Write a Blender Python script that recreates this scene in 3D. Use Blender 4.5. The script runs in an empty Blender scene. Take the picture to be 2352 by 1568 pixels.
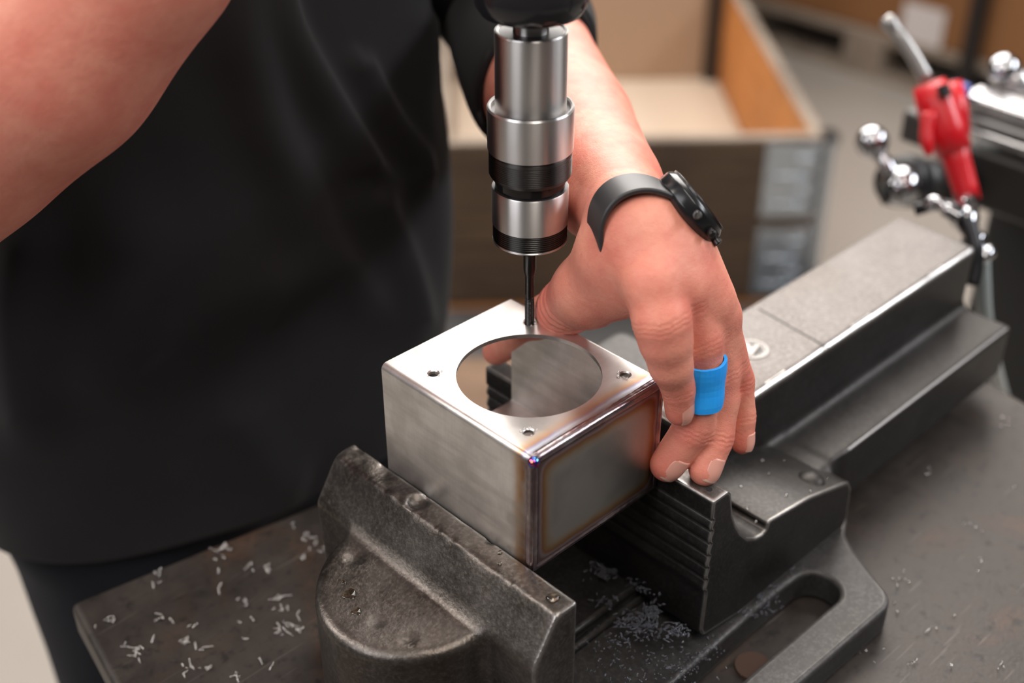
import bpy, bmesh, math, random
import numpy as np
from mathutils import Vector, Matrix, noise as mnoise
random.seed(4); rng = np.random.default_rng(4)
SC = bpy.context.scene
COL = SC.collection
Z0 = 1095.0            # design frame: millimetres, z=0 is the top of the sheet metal box; the floor is 1095 mm below
S = 0.001
def W(p):
    p = np.asarray(p, float); return (p + np.array([0, 0, Z0])) * S

# ------------------------------------------------------------------ camera
FPX, EL, YAW, ROLL = 2906.98, 0.577907, 0.803569, -0.0029312
CAM = np.array([-341.41, -339.82, 382.88])
_f = np.array([math.cos(YAW)*math.cos(EL), math.sin(YAW)*math.cos(EL), -math.sin(EL)])
_r = np.cross(_f, [0, 0, 1.]); _r /= np.linalg.norm(_r); _u = np.cross(_r, _f)
RR = _r*math.cos(ROLL) + _u*math.sin(ROLL); UU = -_r*math.sin(ROLL) + _u*math.cos(ROLL); FF = _f
def at(x, y, d):       # the point seen at a photograph position, d mm deep
    return CAM + (FF + RR*(x-1176)/FPX - UU*(y-784)/FPX)*d
def px(P):
    d = np.asarray(P) - CAM; z = d @ FF
    return 1176 + FPX*(d @ RR)/z, 784 - FPX*(d @ UU)/z
cd = bpy.data.cameras.new('camera'); cam = bpy.data.objects.new('camera', cd); COL.objects.link(cam)
cd.sensor_width = 36; cd.sensor_fit = 'HORIZONTAL'; cd.lens = FPX*36/2352
cd.clip_start = 0.02; cd.clip_end = 60
m = Matrix([[RR[0], UU[0], -FF[0], 0], [RR[1], UU[1], -FF[1], 0], [RR[2], UU[2], -FF[2], 0], [0, 0, 0, 1]])
m.translation = Vector(W(CAM)); cam.matrix_world = m
cd.dof.use_dof = True; cd.dof.focus_distance = 0.675; cd.dof.aperture_fstop = 3.7
SC.camera = cam
# ------------------------------------------------------------------ world, lights, exposure
SC.view_settings.view_transform = 'Standard'; SC.view_settings.look = 'None'
SC.view_settings.gamma = 1.0; SC.view_settings.use_curve_mapping = False
SC.view_settings.exposure = -0.12
wd = bpy.data.worlds.new('hall'); SC.world = wd; wd.use_nodes = True
wd.node_tree.nodes['Background'].inputs[0].default_value = (1.0, 0.93, 0.87, 1)
wd.node_tree.nodes['Background'].inputs[1].default_value = 0.10
def area(name, loc, tgt, sx, sy, power, col):
    l = bpy.data.lights.new(name, 'AREA'); l.shape = 'RECTANGLE'; l.size = sx; l.size_y = sy; l.energy = power; l.color = col
    o = bpy.data.objects.new(name, l); COL.objects.link(o); o.location = W(loc)
    d = Vector(W(tgt)) - Vector(W(loc)); o.rotation_euler = d.to_track_quat('-Z', 'Y').to_euler(); return o
area('ceiling_lamp_back', (1550, 1480, 1500), (60, 60, 0), 2.3, 2.1, 150, (1, .95, .90))
area('ceiling_lamp_front', (-250, -600, 1700), (60, 100, 0), 0.5, 1.6, 24, (1, .93, .86))
area('ceiling_lamp_right', (2100, -1500, 1500), (200, 0, -100), 1.8, 0.5, 62, (.92, .95, 1))
area('ceiling_lamp_left', (-1500, 1750, 1600), (0, 60, -80), 0.6, 1.6, 45, (1, .95, .9))
area('side_fill_lamp', (-1500, 150, 1050), (0, 60, -80), 0.9, 1.4, 20, (.95, .96, 1))  # unseen fill lamp added to brighten the front jaw and the box's bent wall
area('ceiling_lamp_hall', (2300, 1500, 1900), (2300, 1500, -1095), 2.5, 2.5, 30, (1, .94, .88))

# ------------------------------------------------------------------ materials
class NT:
    def __init__(s, name):
        s.m = bpy.data.materials.new(name); s.m.use_nodes = True; s.n = s.m.node_tree.nodes; s.l = s.m.node_tree.links
        s.b = s.n['Principled BSDF']; s._tc = None
    def add(s, t, **k):
        n = s.n.new(t)
        for a, v in k.items(): setattr(n, a, v)
        return n
    def put(s, sock, v):
        if isinstance(v, bpy.types.NodeSocket): s.l.new(v, sock)
        else: sock.default_value = v
    def tc(s, out='Object'):
        if s._tc is None: s._tc = s.add('ShaderNodeTexCoord')
        return s._tc.outputs[out]
    def mapping(s, scale=(1, 1, 1), rot=(0, 0, 0), loc=(0, 0, 0), src=None):
        n = s.add('ShaderNodeMapping'); s.l.new(src or s.tc(), n.inputs[0])
        n.inputs['Scale'].default_value = scale; n.inputs['Rotation'].default_value = rot; n.inputs['Location'].default_value = loc
        return n.outputs[0]
    def noise(s, scale, detail=4, rough=.55, src=None, dist=0.):
        n = s.add('ShaderNodeTexNoise'); s.l.new(src or s.tc(), n.inputs['Vector'])
        n.inputs['Scale'].default_value = scale; n.inputs['Detail'].default_value = detail
        n.inputs['Roughness'].default_value = rough; n.inputs['Distortion'].default_value = dist
        return n.outputs[0]
    def voro(s, scale, feature='F1', src=None, out=0):
        n = s.add('ShaderNodeTexVoronoi', feature=feature); s.l.new(src or s.tc(), n.inputs['Vector']); n.inputs['Scale'].default_value = scale
        return n.outputs[out]
    def ramp(s, v, stops, interp='LINEAR'):
        n = s.add('ShaderNodeValToRGB'); n.color_ramp.interpolation = interp; s.put(n.inputs[0], v)
        e = n.color_ramp.elements
        while len(e) < len(stops): e.new(.5)
        for k, (p, c) in enumerate(stops):
            e[k].position = p; e[k].color = (c, c, c, 1) if isinstance(c, (int, float)) else (*c, 1)
        return n.outputs[0]
    def mix(s, f, a, b, mode='MIX'):
        n = s.add('ShaderNodeMix', data_type='RGBA', blend_type=mode); s.put(n.inputs[0], f)
        for i, v in ((6, a), (7, b)):
            s.put(n.inputs[i], v if isinstance(v, bpy.types.NodeSocket) else (*v, 1) if hasattr(v, '__len__') else (v, v, v, 1))
        return n.outputs[2]
    def math(s, op, a, b=0., c=None):
        n = s.add('ShaderNodeMath', operation=op); s.put(n.inputs[0], a); s.put(n.inputs[1], b)
        if c is not None: s.put(n.inputs[2], c)
        return n.outputs[0]
    def xyz(s, src=None):
        n = s.add('ShaderNodeSeparateXYZ'); s.l.new(src or s.tc(), n.inputs[0]); return n.outputs
    def bump(s, h, strength, dist=.001, prev=None):
        n = s.add('ShaderNodeBump'); s.put(n.inputs['Height'], h); n.inputs['Strength'].default_value = strength; n.inputs['Distance'].default_value = dist
        if prev: s.l.new(prev, n.inputs['Normal'])
        return n.outputs[0]
    def set(s, **k):
        nm = dict(color='Base Color', rough='Roughness', metal='Metallic', normal='Normal', trans='Transmission Weight', spec='Specular IOR Level',
                  sss='Subsurface Weight', sheen='Sheen Weight', aniso='Anisotropic', coat='Coat Weight', ior='IOR')
        for a, v in k.items():
            i = s.b.inputs[nm[a]]
            if a == 'color' and not isinstance(v, bpy.types.NodeSocket): v = (*v, 1)
            s.put(i, v)
        return s.m
    def edge(s, radius=.0015):
        b = s.add('ShaderNodeBevel', samples=4); b.inputs[0].default_value = radius
        g = s.add('ShaderNodeNewGeometry')
        d = s.add('ShaderNodeVectorMath', operation='DOT_PRODUCT'); s.l.new(b.outputs[0], d.inputs[0]); s.l.new(g.outputs['Normal'], d.inputs[1])
        return s.math('SUBTRACT', 1., d.outputs['Value'])
def plain(name, col, rough=.5, metal=0., **k):
    return NT(name).set(color=col, rough=rough, metal=metal, **k)

def cast_iron(name, c1, c2, pits=1., r0=.33, r1=.62, worn=(.62, .58, .55), metal=.75, edge=.0018):
    t = NT(name)
    n1 = t.noise(28, 6, .65); n2 = t.noise(420, 4, .6); n3 = t.noise(9, 3, .5)
    col = t.mix(t.ramp(n1, [(.35, 0.), (.68, 1.)]), c1, c2)
    col = t.mix(t.ramp(n2, [(.45, 0.), (.75, .5)]), col, tuple(min(1, x*1.9) for x in c2))
    col = t.mix(t.ramp(n3, [(.5, 0.), (.75, .5)]), col, (c1[0]*.95, c1[1]*.8, c1[2]*.62))
    e = t.ramp(t.math('ADD', t.edge(edge), t.math('MULTIPLY', t.math('SUBTRACT', t.noise(160, 3), .5), .06)), [(.03, 0.), (.11, 1.)])
    col = t.mix(e, col, worn)
    rg = t.math('SUBTRACT', t.math('MULTIPLY_ADD', n1, r1-r0, r0), t.math('MULTIPLY', e, .12))
    h = t.bump(t.noise(600, 3, .6), .22*pits, .0006)
    h = t.bump(t.noise(95, 4, .6), .25*pits, .0016, h)
    v = t.ramp(t.voro(70), [(.0, 0.), (.16, 1.)]); msk = t.ramp(t.noise(22, 2), [(.5, 0.), (.62, 1.)])
    h = t.bump(t.math('MAXIMUM', v, t.math('SUBTRACT', 1., msk)), .35*pits, .0009, h)
    return t.set(color=col, rough=rg, metal=metal, normal=h)

M = {}
M['jaw'] = cast_iron('worn jaw iron', (.058, .048, .041), (.13, .115, .104), 1.0, .27, .46, worn=(.8, .76, .72), metal=.85, edge=.0034)
M['vise'] = cast_iron('vise iron', (.027, .025, .024), (.050, .046, .044), .45, .36, .58, worn=(.6, .57, .54), edge=.003)
M['anvil'] = cast_iron('polished anvil iron', (.085, .076, .072), (.14, .127, .12), .2, .42, .62, worn=(.85, .81, .78), metal=.9, edge=.004)
M['base'] = cast_iron('vise base iron', (.034, .032, .031), (.062, .058, .056), .4, .42, .62, worn=(.34, .32, .30), metal=.6, edge=.004)
M['emblem'] = plain('raised emblem iron', (.20, .185, .175), .42, .9)
M['worn'] = NT('worn edge highlight'); M['worn'] = M['worn'].set(color=(.62, .59, .56), rough=.30, metal=.95)  # polished wear, with the anvil's edge highlight put into the colour
M['worn2'] = plain('half worn edge highlight', (.20, .185, .175), .36, .9)  # flange edge wear, its highlight also put into the colour
M['bright'] = NT('chrome').set(color=(.45, .45, .47), rough=.08, metal=1.)
M['black_plastic'] = plain('black plastic', (.012, .012, .013), .42)
M['hole'] = plain('dark bore', (.01, .01, .01), .7)

def turned(name, col, r, line=1200., amt=.25):
    t = NT(name); z = t.xyz()[2]
    w = t.noise(1.0, 2, .5, src=t.mapping(scale=(8, 8, line)))
    rr = t.math('MULTIPLY_ADD', w, .05, r-.025)
    c = t.mix(t.math('MULTIPLY', w, amt), col, tuple(x*.6 for x in col))
    tg = t.add('ShaderNodeTangent', direction_type='RADIAL', axis='Z'); t.l.new(tg.outputs[0], t.b.inputs['Tangent']); t.b.inputs['Anisotropic Rotation'].default_value = .25
    return t.set(color=c, rough=rr, metal=1., aniso=.94)
M['turned'] = turned('turned steel', (.60, .575, .56), .36, amt=.08)
M['shoulder'] = plain('darkened turned shoulder', (.06, .055, .055), .4, .7)  # darker copy of the turned steel, dim reflection put into the colour
M['turned_dark'] = turned('blackened turned steel', (.085, .080, .078), .38)
M['tap'] = plain('black oxide tool steel', (.055, .052, .050), .28, .9)

def stainless():
    t = NT('brushed stainless with heat tint')
    x, y, z = t.xyz()      # object origin sits at the box centre base; y runs from the welded end
    ym = t.math('MULTIPLY', t.math('ADD', y, .058), 1000.)
    wob = t.math('MULTIPLY', t.math('SUBTRACT', t.noise(60, 3), .5), 3.2)
    yy = t.math('ADD', ym, wob)
    k = t.math('DIVIDE', yy, 30.)
    base = t.mix(t.ramp(t.noise(45, 5, .6), [(.42, 0.), (.62, 1.)]), (.93, .90, .87), (.78, .75, .72))
    st = t.noise(1., 3, .6, src=t.mapping(scale=(60, 900, 60), rot=(.0, 0, .2)))
    base = t.mix(t.math('MULTIPLY', st, .25), base, (.5, .47, .45))
    side = t.ramp(k, [(.15, (.20, .14, .12)), (.24, (.30, .16, .08)), (.34, (.50, .34, .22)), (.52, (.80, .76, .73))])
    tint = t.ramp(k, [(.15, (.26, .22, .25)), (.22, (.62, .68, .80)), (.27, (.36, .30, .48)), (.31, (.62, .30, .14)), (.40, (.74, .54, .36)), (.58, (.74, .71, .68))])
    tint = t.mix(t.ramp(t.math('MULTIPLY', z, 1000/80.), [(.90, 0.), (.92, 1.)]), side, tint)
    f = t.ramp(k, [(.38, 1.), (.58, 0.)])
    col = t.mix(f, base, tint)
    blot = t.ramp(t.noise(26, 2, .5), [(.55, 0.), (.60, .35)])
    col = t.mix(blot, col, (.48, .45, .42))
    # drip marks running down the bent face
    dr = t.ramp(t.noise(1., 2, .5, src=t.mapping(scale=(1, 14, 120), rot=(.35, 0, 0))), [(.45, 0.), (.62, .3)])
    col = t.mix(dr, col, (.42, .39, .37))
    rg = t.math('ADD', t.math('MULTIPLY_ADD', t.noise(70, 4), .12, .32), t.math('MULTIPLY', blot, -.15))
    h = t.bump(t.noise(1300, 3, .6), .10, .0003)
    return t.set(color=col, rough=rg, metal=.95, normal=h)
M['stainless'] = stainless()
def endface():
    t = NT('stainless end plate with heat tint')
    x, y, z = t.xyz()
    dx = t.math('SUBTRACT', .050, t.math('ABSOLUTE', x))
    dz = t.math('SUBTRACT', .0377, t.math('ABSOLUTE', t.math('SUBTRACT', z, .0377)))
    d = t.math('SMOOTH_MIN', dx, dz, .012)
    k = t.math('MULTIPLY', t.math('ADD', d, t.math('MULTIPLY', t.math('SUBTRACT', t.noise(70, 3), .5), .003)), 1000/30.)
    base = t.mix(t.ramp(t.noise(30, 2, .5), [(.50, 0.), (.60, 1.)]), (.42, .40, .37), (.37, .35, .32))  # base darker than the shell, its dark reflection put into the colour
    tint = t.ramp(k, [(.0, (.14, .11, .12)), (.16, (.20, .13, .11)), (.21, (.35, .28, .3)), (.26, (.33, .16, .07)), (.36, (.42, .30, .18)), (.55, (.5, .46, .42))])
    col = t.mix(t.ramp(k, [(.33, 1.), (.55, 0.)]), base, tint)
    return t.set(color=col, rough=t.math('MULTIPLY_ADD', t.noise(60, 3), .12, .30), metal=.95, normal=t.bump(t.noise(1100, 3, .6), .12, .0003))
M['endface'] = endface()
def weld():
    t = NT('heat coloured weld bead')
    n = t.noise(70, 3, .5, dist=.3)
    col = t.ramp(n, [(.30, (.22, .19, .22)), (.45, (.33, .25, .27)), (.55, (.40, .31, .31)), (.66, (.50, .48, .50)), (.8, (.56, .48, .46))])
    h = t.bump(t.noise(130, 2, .5), .05, .0006)
    return t.set(color=col, rough=.27, metal=1., normal=h)
M['weld'] = weld()
def rainbow():
    t = NT('iridescent weld spot')
    x = t.math('MULTIPLY_ADD', t.noise(260, 1), 1.4, -.2)
    col = t.ramp(x, [(.2, (.95, .8, .45)), (.4, (.9, .3, .05)), (.5, (.5, .03, .35)), (.6, (.05, .12, .6)), (.75, (.15, .5, .6)), (.9, (.8, .8, .6))])
    return t.set(color=col, rough=.16, metal=1.)
M['rainbow'] = rainbow()

def skin():
    t = NT('skin')
    a = t.add('ShaderNodeAttribute', attribute_name='flush'); fl = a.outputs['Fac']
    n = t.noise(38, 4, .6); n2 = t.noise(160, 3, .6)
    col = t.mix(t.ramp(n, [(.36, 0.), (.66, 1.)]), (.77, .315, .22), (.67, .21, .15))
    col = t.mix(t.math('MULTIPLY', t.ramp(n2, [(.5, 0.), (.8, 1.)]), .35), col, (.64, .18, .13))
    col = t.mix(t.math('MULTIPLY', fl, .85), col, (.72, .14, .105))
    h = t.bump(t.voro(900, 'DISTANCE_TO_EDGE'), .22, .0005); h = t.bump(t.noise(220, 6, .7), .38, .0014, h)
    m = t.set(color=col, rough=t.math('MULTIPLY_ADD', n2, .12, .42), sss=.12, normal=h, spec=.42)
    t.b.inputs['Subsurface Radius'].default_value = (1, .35, .2); t.b.inputs['Subsurface Scale'].default_value = .004
    return m
M['skin'] = skin()
M['nail'] = NT('fingernail').set(color=(.78, .35, .27), rough=.30, sss=.1, spec=.5)
M['nail_edge'] = NT('nail free edge').set(color=(.85, .55, .43), rough=.35)
def cloth(name, col, sc=900.):
    t = NT(name)
    n = t.noise(14, 3, .5); c = t.mix(n, col, tuple(v*1.7 for v in col))
    h = t.bump(t.noise(sc, 2, .6), .35, .0005)
    return t.set(color=c, rough=.92, sheen=.04, normal=h, spec=.12)
M['shirt'] = cloth('black cotton', (.0118, .0110, .0116))
M['sleeve'] = M['shirt']
M['trousers'] = cloth('navy work trousers', (.0040, .0042, .0066))
def tape():
    t = NT('blue tape'); n = t.noise(120, 3, .5)
    return t.set(color=t.mix(n, (.01, .30, .95), (.03, .42, .98)), rough=.48, normal=t.bump(t.noise(90, 3), .3, .001), spec=.4)
M['tape'] = tape()
M['strap'] = plain('watch strap rubber', (.030, .028, .029), .45)
M['case'] = plain('black watch case', (.010, .010, .011), .22)
M['glass'] = plain('watch glass', (.10, .095, .085), .12)

def table_mat():
    t = NT('rusty steel plate')
    n1 = t.noise(26, 6, .65); n2 = t.noise(210, 4, .7); n3 = t.noise(7, 4, .6, dist=.6)
    col = t.mix(t.ramp(n1, [(.35, 0.), (.7, 1.)]), (.028, .022, .019), (.052, .041, .034))
    col = t.mix(t.math('MULTIPLY', t.ramp(n3, [(.52, 0.), (.68, 1.)]), t.ramp(n2, [(.35, .1), (.7, .8)])), col, (.12, .052, .022))
    col = t.mix(t.ramp(t.noise(110, 4, .7), [(.55, 0.), (.66, .8)]), col, (.014, .011, .010))
    sc = t.ramp(t.noise(1., 2, .5, src=t.mapping(scale=(18, 500, 18), rot=(0, 0, .5))), [(.68, 0.), (.72, .35)])
    col = t.mix(sc, col, (.16, .14, .13))
    h = t.bump(t.noise(330, 4, .65), .4, .0008)
    return t.set(color=col, rough=t.math('MULTIPLY_ADD', n1, .25, .38), metal=.3, normal=h)
M['table'] = table_mat()
def concrete():
    t = NT('floor concrete'); n = t.noise(1.6, 5, .6)
    return t.set(color=t.mix(n, (.27, .24, .21), (.34, .305, .27)), rough=.45, normal=t.bump(t.noise(40, 3), .1, .002))
M['floor'] = concrete()
def wood(name, c1, c2, sc=(3, 3, 30), rough=.7):
    t = NT(name); w = t.noise(2., 5, .65, src=t.mapping(scale=sc), dist=.5)
    b = t.noise(3.5, 3)
    col = t.mix(t.ramp(w, [(.35, 0.), (.65, 1.)]), c1, c2); col = t.mix(t.ramp(b, [(.5, 0.), (.75, .6)]), col, tuple(v*.5 for v in c1))
    return t.set(color=col, rough=rough, normal=t.bump(w, .2, .002))
M['dark_wood'] = wood('weathered dark wood', (.050, .028, .014), (.095, .056, .030))
M['orange_wood'] = wood('orange plywood', (.52, .19, .045), (.66, .28, .08))
M['pale_wood'] = wood('pale weathered wood', (.20, .155, .12), (.30, .245, .195))
M['brown_ply'] = wood('brown plywood', (.13, .075, .042), (.20, .12, .075))
M['card_tan'] = plain('tan cardboard', (.36, .235, .15), .75)
M['card_pale'] = plain('pale cardboard', (.55, .44, .34), .75)
M['card_orange'] = plain('brown cardboard', (.22, .095, .032), .7)
M['label'] = plain('white label', (.62, .58, .57), .6)
M['galv'] = NT('galvanised steel').set(color=(.42, .46, .50), rough=.24, metal=.85)
M['red'] = plain('red painted metal', (.62, .008, .016), .32)
M['rail'] = NT('bright machined rail').set(color=(.62, .60, .60), rough=.25, metal=.9)
M['hose'] = NT('translucent hose').set(color=(.30, .34, .34), rough=.3, spec=.5)
M['blue_p'] = plain('blue plastic', (.03, .05, .30), .4)
M['chip'] = NT('bright swarf').set(color=(.9, .88, .86), rough=.05, metal=1.)
M['chip_dark'] = NT('dark swarf').set(color=(.26, .27, .31), rough=.08, metal=1.)  # darker copy of the bright swarf, for the gap between the jaws
t = NT('cutting oil'); M['oil'] = t.set(color=(.62, .54, .42), rough=.04, trans=1., ior=1.46)

# ------------------------------------------------------------------ object helpers
ORG = {}
def thing(name, label, cat, base, group=None):
    o = bpy.data.objects.new(name, None); COL.objects.link(o); o.empty_display_size = .02
    o.location = W(base); o['label'] = label; o['category'] = cat
    if group: o['group'] = group
    ORG[o.name] = np.array(base, float); return o
def mk(name, V, F, mat, parent=None, smooth=False, label=None, cat=None, group=None, kind=None, base=None, rot=None):
    V = np.asarray(V, float).reshape(-1, 3)
    if parent is not None: o0 = ORG[parent.name]
    else: o0 = np.array(base if base is not None else [(V[:, 0].min()+V[:, 0].max())/2, (V[:, 1].min()+V[:, 1].max())/2, V[:, 2].min()], float)
    me = bpy.data.meshes.new(name)
    if isinstance(F, np.ndarray):
        nv, nf, k = len(V), len(F), F.shape[1]
        me.vertices.add(nv); me.vertices.foreach_set('co', ((V-o0)*S).astype(np.float32).ravel())
        me.loops.add(nf*k); me.loops.foreach_set('vertex_index', F.astype(np.int32).ravel())
        me.polygons.add(nf); me.polygons.foreach_set('loop_start', np.arange(0, nf*k, k, dtype=np.int32)); me.update(calc_edges=True)
    else: me.from_pydata(((V-o0)*S).tolist(), [], F); me.update()
    me.materials.append(mat)
    if smooth: me.polygons.foreach_set('use_smooth', [True]*len(me.polygons))
    o = bpy.data.objects.new(name, me); COL.objects.link(o)
    if parent is not None: o.parent = parent
    else: o.location = W(o0)
    ORG[o.name] = o0
    if label: o['label'] = label
    if cat: o['category'] = cat
    if group: o['group'] = group
    if kind: o['kind'] = kind
    return o
def join(*parts):
    V, F, n = [], [], 0
    for v, f in parts:
        V += [tuple(p) for p in v]; F += [tuple(i+n for i in q) for q in f]; n += len(v)
    return V, F
def box(x0, x1, y0, y1, z0, z1):
    v = [(x, y, z) for z in (z0, z1) for y in (y0, y1) for x in (x0, x1)]
    return v, [(0, 2, 3, 1), (4, 5, 7, 6), (0, 1, 5, 4), (2, 6, 7, 3), (0, 4, 6, 2), (1, 3, 7, 5)]
def obox(c, ax, ay, az, hx, hy, hz):     # oriented box
    c, ax, ay, az = map(lambda q: np.asarray(q, float), (c, ax, ay, az))
    v = [c+ax*hx*a+ay*hy*b+az*hz*d for d in (-1, 1) for b in (-1, 1) for a in (-1, 1)]
    return v, [(0, 2, 3, 1), (4, 5, 7, 6), (0, 1, 5, 4), (2, 6, 7, 3), (0, 4, 6, 2), (1, 3, 7, 5)]
def bevel(o, w, seg=3, angle=35):
    b = o.modifiers.new('bevel', 'BEVEL'); b.width = w*S; b.segments = seg; b.limit_method = 'ANGLE'; b.angle_limit = math.radians(angle); b.harden_normals = False
    o.data.polygons.foreach_set('use_smooth', [True]*len(o.data.polygons))
    try: o.data.set_sharp_from_angle(angle=math.radians(50))
    except Exception: pass
    return o
def lathe(prof, c, seg=96, axis=None):
    """prof: list of (r,z) going from bottom to top; closed with caps"""
    c = np.asarray(c, float)
    a = np.array([0, 0, 1.]) if axis is None else np.asarray(axis, float)/np.linalg.norm(axis)
    s = np.cross(a, [1, 0, 0]) if abs(a[0]) < .9 else np.cross(a, [0, 1, 0]); s /= np.linalg.norm(s); t_ = np.cross(a, s)
    V, F = [], []
    for r, z in prof:
        for i in range(seg):
            th = 2*math.pi*i/seg; V.append(c + a*z + (s*math.cos(th)+t_*math.sin(th))*max(r, 1e-4))
    for j in range(len(prof)-1):
        for i in range(seg):
            k = (i+1) % seg; F.append((j*seg+i, j*seg+k, (j+1)*seg+k, (j+1)*seg+i))
    F.append(tuple(range(seg))[::-1]); F.append(tuple((len(prof)-1)*seg+i for i in range(seg)))
    return V, F
def tube(pts, rad, seg=16, cap=True):
    pts = [np.asarray(p, float) for p in pts]; n = len(pts)
    rad = [rad]*n if isinstance(rad, (int, float)) else rad
    V, F = [], []; up = np.array([.3, .5, .81])
    for i, p in enumerate(pts):
        d = pts[min(i+1, n-1)]-pts[max(i-1, 0)]; d = d/(np.linalg.norm(d)+1e-9)
        s = np.cross(d, up); s /= np.linalg.norm(s)+1e-9; q = np.cross(s, d); up = q
        for k in range(seg):
            th = 2*math.pi*k/seg; V.append(p+(s*math.cos(th)+q*math.sin(th))*rad[i])
    for j in range(n-1):
        for k in range(seg):
            l = (k+1) % seg; F.append((j*seg+k, j*seg+l, (j+1)*seg+l, (j+1)*seg+k))
    if cap: F.append(tuple(range(seg))[::-1]); F.append(tuple((n-1)*seg+i for i in range(seg)))
    return V, F
def spline(pts, n=8):
    pts = [np.asarray(p, float) for p in pts]; P = [2*pts[0]-pts[1]]+pts+[2*pts[-1]-pts[-2]]; out = []
    for i in range(1, len(P)-2):
        for k in range(n):
            t = k/n; a, b, c, d = P[i-1:i+3]
            out.append(.5*((2*b)+(-a+c)*t+(2*a-5*b+4*c-d)*t*t+(-a+3*b-3*c+d)*t**3))
    out.append(pts[-1]); return out
def ball(c, r, u=24, v=14):
    prof = [(r*math.sin(math.pi*i/v), -r*math.cos(math.pi*i/v)) for i in range(v+1)]
    return lathe(prof, c, u)

# ------------------------------------------------------------------ signed distance fields + surface nets
class Grid:
    def __init__(s, lo, hi, h):
        s.lo = np.array(lo, float); s.h = h; s.n = np.ceil((np.array(hi)-s.lo)/h).astype(int)+1
        s.F = np.full(s.n, 50., np.float32)
        s.ax = [(s.lo[i]+np.arange(s.n[i])*h).astype(np.float32) for i in range(3)]
    def sub(s, lo, hi):
        a = np.clip(np.floor((np.array(lo)-s.lo)/s.h).astype(int), 0, s.n); b = np.clip(np.ceil((np.array(hi)-s.lo)/s.h).astype(int)+1, 0, s.n)
        sl = tuple(slice(a[i], b[i]) for i in range(3))
        X, Y, Z = np.meshgrid(*[s.ax[i][sl[i]] for i in range(3)], indexing='ij', copy=False)
        return sl, X, Y, Z
    def full(s): return np.meshgrid(*s.ax, indexing='ij', copy=False)
    def capsule(s, a, b, ra, rb, k, F=None, sq=1., nrm=None):
        F = s.F if F is None else F
        a, b = np.asarray(a, float), np.asarray(b, float); m = max(ra, rb)+k+4
        sl, X, Y, Z = s.sub(np.minimum(a, b)-m, np.maximum(a, b)+m)
        if X.size == 0: return
        d = b-a; L = d@d+1e-9
        t = np.clip(((X-a[0])*d[0]+(Y-a[1])*d[1]+(Z-a[2])*d[2])/L, 0, 1)
        qx, qy, qz = X-a[0]-t*d[0], Y-a[1]-t*d[1], Z-a[2]-t*d[2]
        q2 = qx*qx+qy*qy+qz*qz
        if nrm is not None:      # flattened along nrm by factor sq
            pn = qx*nrm[0]+qy*nrm[1]+qz*nrm[2]; q2 = q2+pn*pn*(1/sq**2-1)
        v = np.sqrt(q2)-(ra+(rb-ra)*t)
        F[sl] = smin(F[sl], v, k)
def smin(a, b, k):
    if np.isscalar(k) and k <= 0: return np.minimum(a, b)
    h = np.maximum(k-np.abs(a-b), 0)/k
    return np.minimum(a, b)-h*h*k*.25
def smax(a, b, k): return -smin(-a, -b, k)
def nets(G, F=None):
    F = G.F if F is None else F
    ins = F < 0; n = np.array(F.shape)-1
    c = np.zeros(n, np.uint8)
    for dx in (0, 1):
        for dy in (0, 1):
            for dz in (0, 1): c += ins[dx:n[0]+dx, dy:n[1]+dy, dz:n[2]+dz]
    act = (c > 0) & (c < 8); idx = np.full(n, -1, np.int64); cells = np.argwhere(act); idx[act] = np.arange(len(cells))
    acc = np.zeros((len(cells), 3)); cnt = np.zeros(len(cells))
    cx, cy, cz = cells.T
    cor = [(a, b, d) for a in (0, 1) for b in (0, 1) for d in (0, 1)]
    val = {q: F[cx+q[0], cy+q[1], cz+q[2]] for q in cor}
    for q in cor:
        for ax in range(3):
            if q[ax] == 0:
                r = list(q); r[ax] = 1; r = tuple(r); a, b = val[q], val[r]
                m = (a < 0) != (b < 0); t = np.where(m, a/np.where(m, a-b, 1), 0)
                p = np.array(q, float)[None].repeat(len(a), 0); p[:, ax] = t
                acc += p*m[:, None]; cnt += m
    V = (cells+acc/cnt[:, None])*G.h+G.lo
    Fs = []
    for ax in range(3):
        o1, o2 = (ax+1) % 3, (ax+2) % 3
        sa = [slice(None)]*3; sb = [slice(None)]*3; sa[ax] = slice(0, -1); sb[ax] = slice(1, None)
        A, B = ins[tuple(sa)], ins[tuple(sb)]
        e = np.argwhere(A != B); e = e[(e[:, o1] > 0) & (e[:, o2] > 0) & (e[:, o1] < F.shape[o1]-1) & (e[:, o2] < F.shape[o2]-1)]
        fl = A[tuple(e.T)]
        def g(d1, d2):
            q = e.copy(); q[:, o1] -= d1; q[:, o2] -= d2; return idx[tuple(q.T)]
        quad = np.stack([g(1, 1), g(0, 1), g(0, 0), g(1, 0)], 1)
        quad[~fl] = quad[~fl][:, ::-1]; Fs.append(quad)
    return V, np.concatenate(Fs)
def vnormals(V, F):
    N = np.zeros_like(V); a = V[F[:, 2]]-V[F[:, 0]]; b = V[F[:, 3]]-V[F[:, 1]]; n = np.cross(a, b)
    for i in range(4): np.add.at(N, F[:, i], n)
    return N/(np.linalg.norm(N, axis=1, keepdims=True)+1e-9)
def sdbox(X, Y, Z, lo, hi, r=0.):
    c = [(lo[i]+hi[i])/2 for i in range(3)]; e = [(hi[i]-lo[i])/2-r for i in range(3)]
    qx, qy, qz = np.abs(X-c[0])-e[0], np.abs(Y-c[1])-e[1], np.abs(Z-c[2])-e[2]
    return np.sqrt(np.maximum(qx, 0)**2+np.maximum(qy, 0)**2+np.maximum(qz, 0)**2)+np.minimum(np.maximum(qx, np.maximum(qy, qz)), 0)-r

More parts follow.
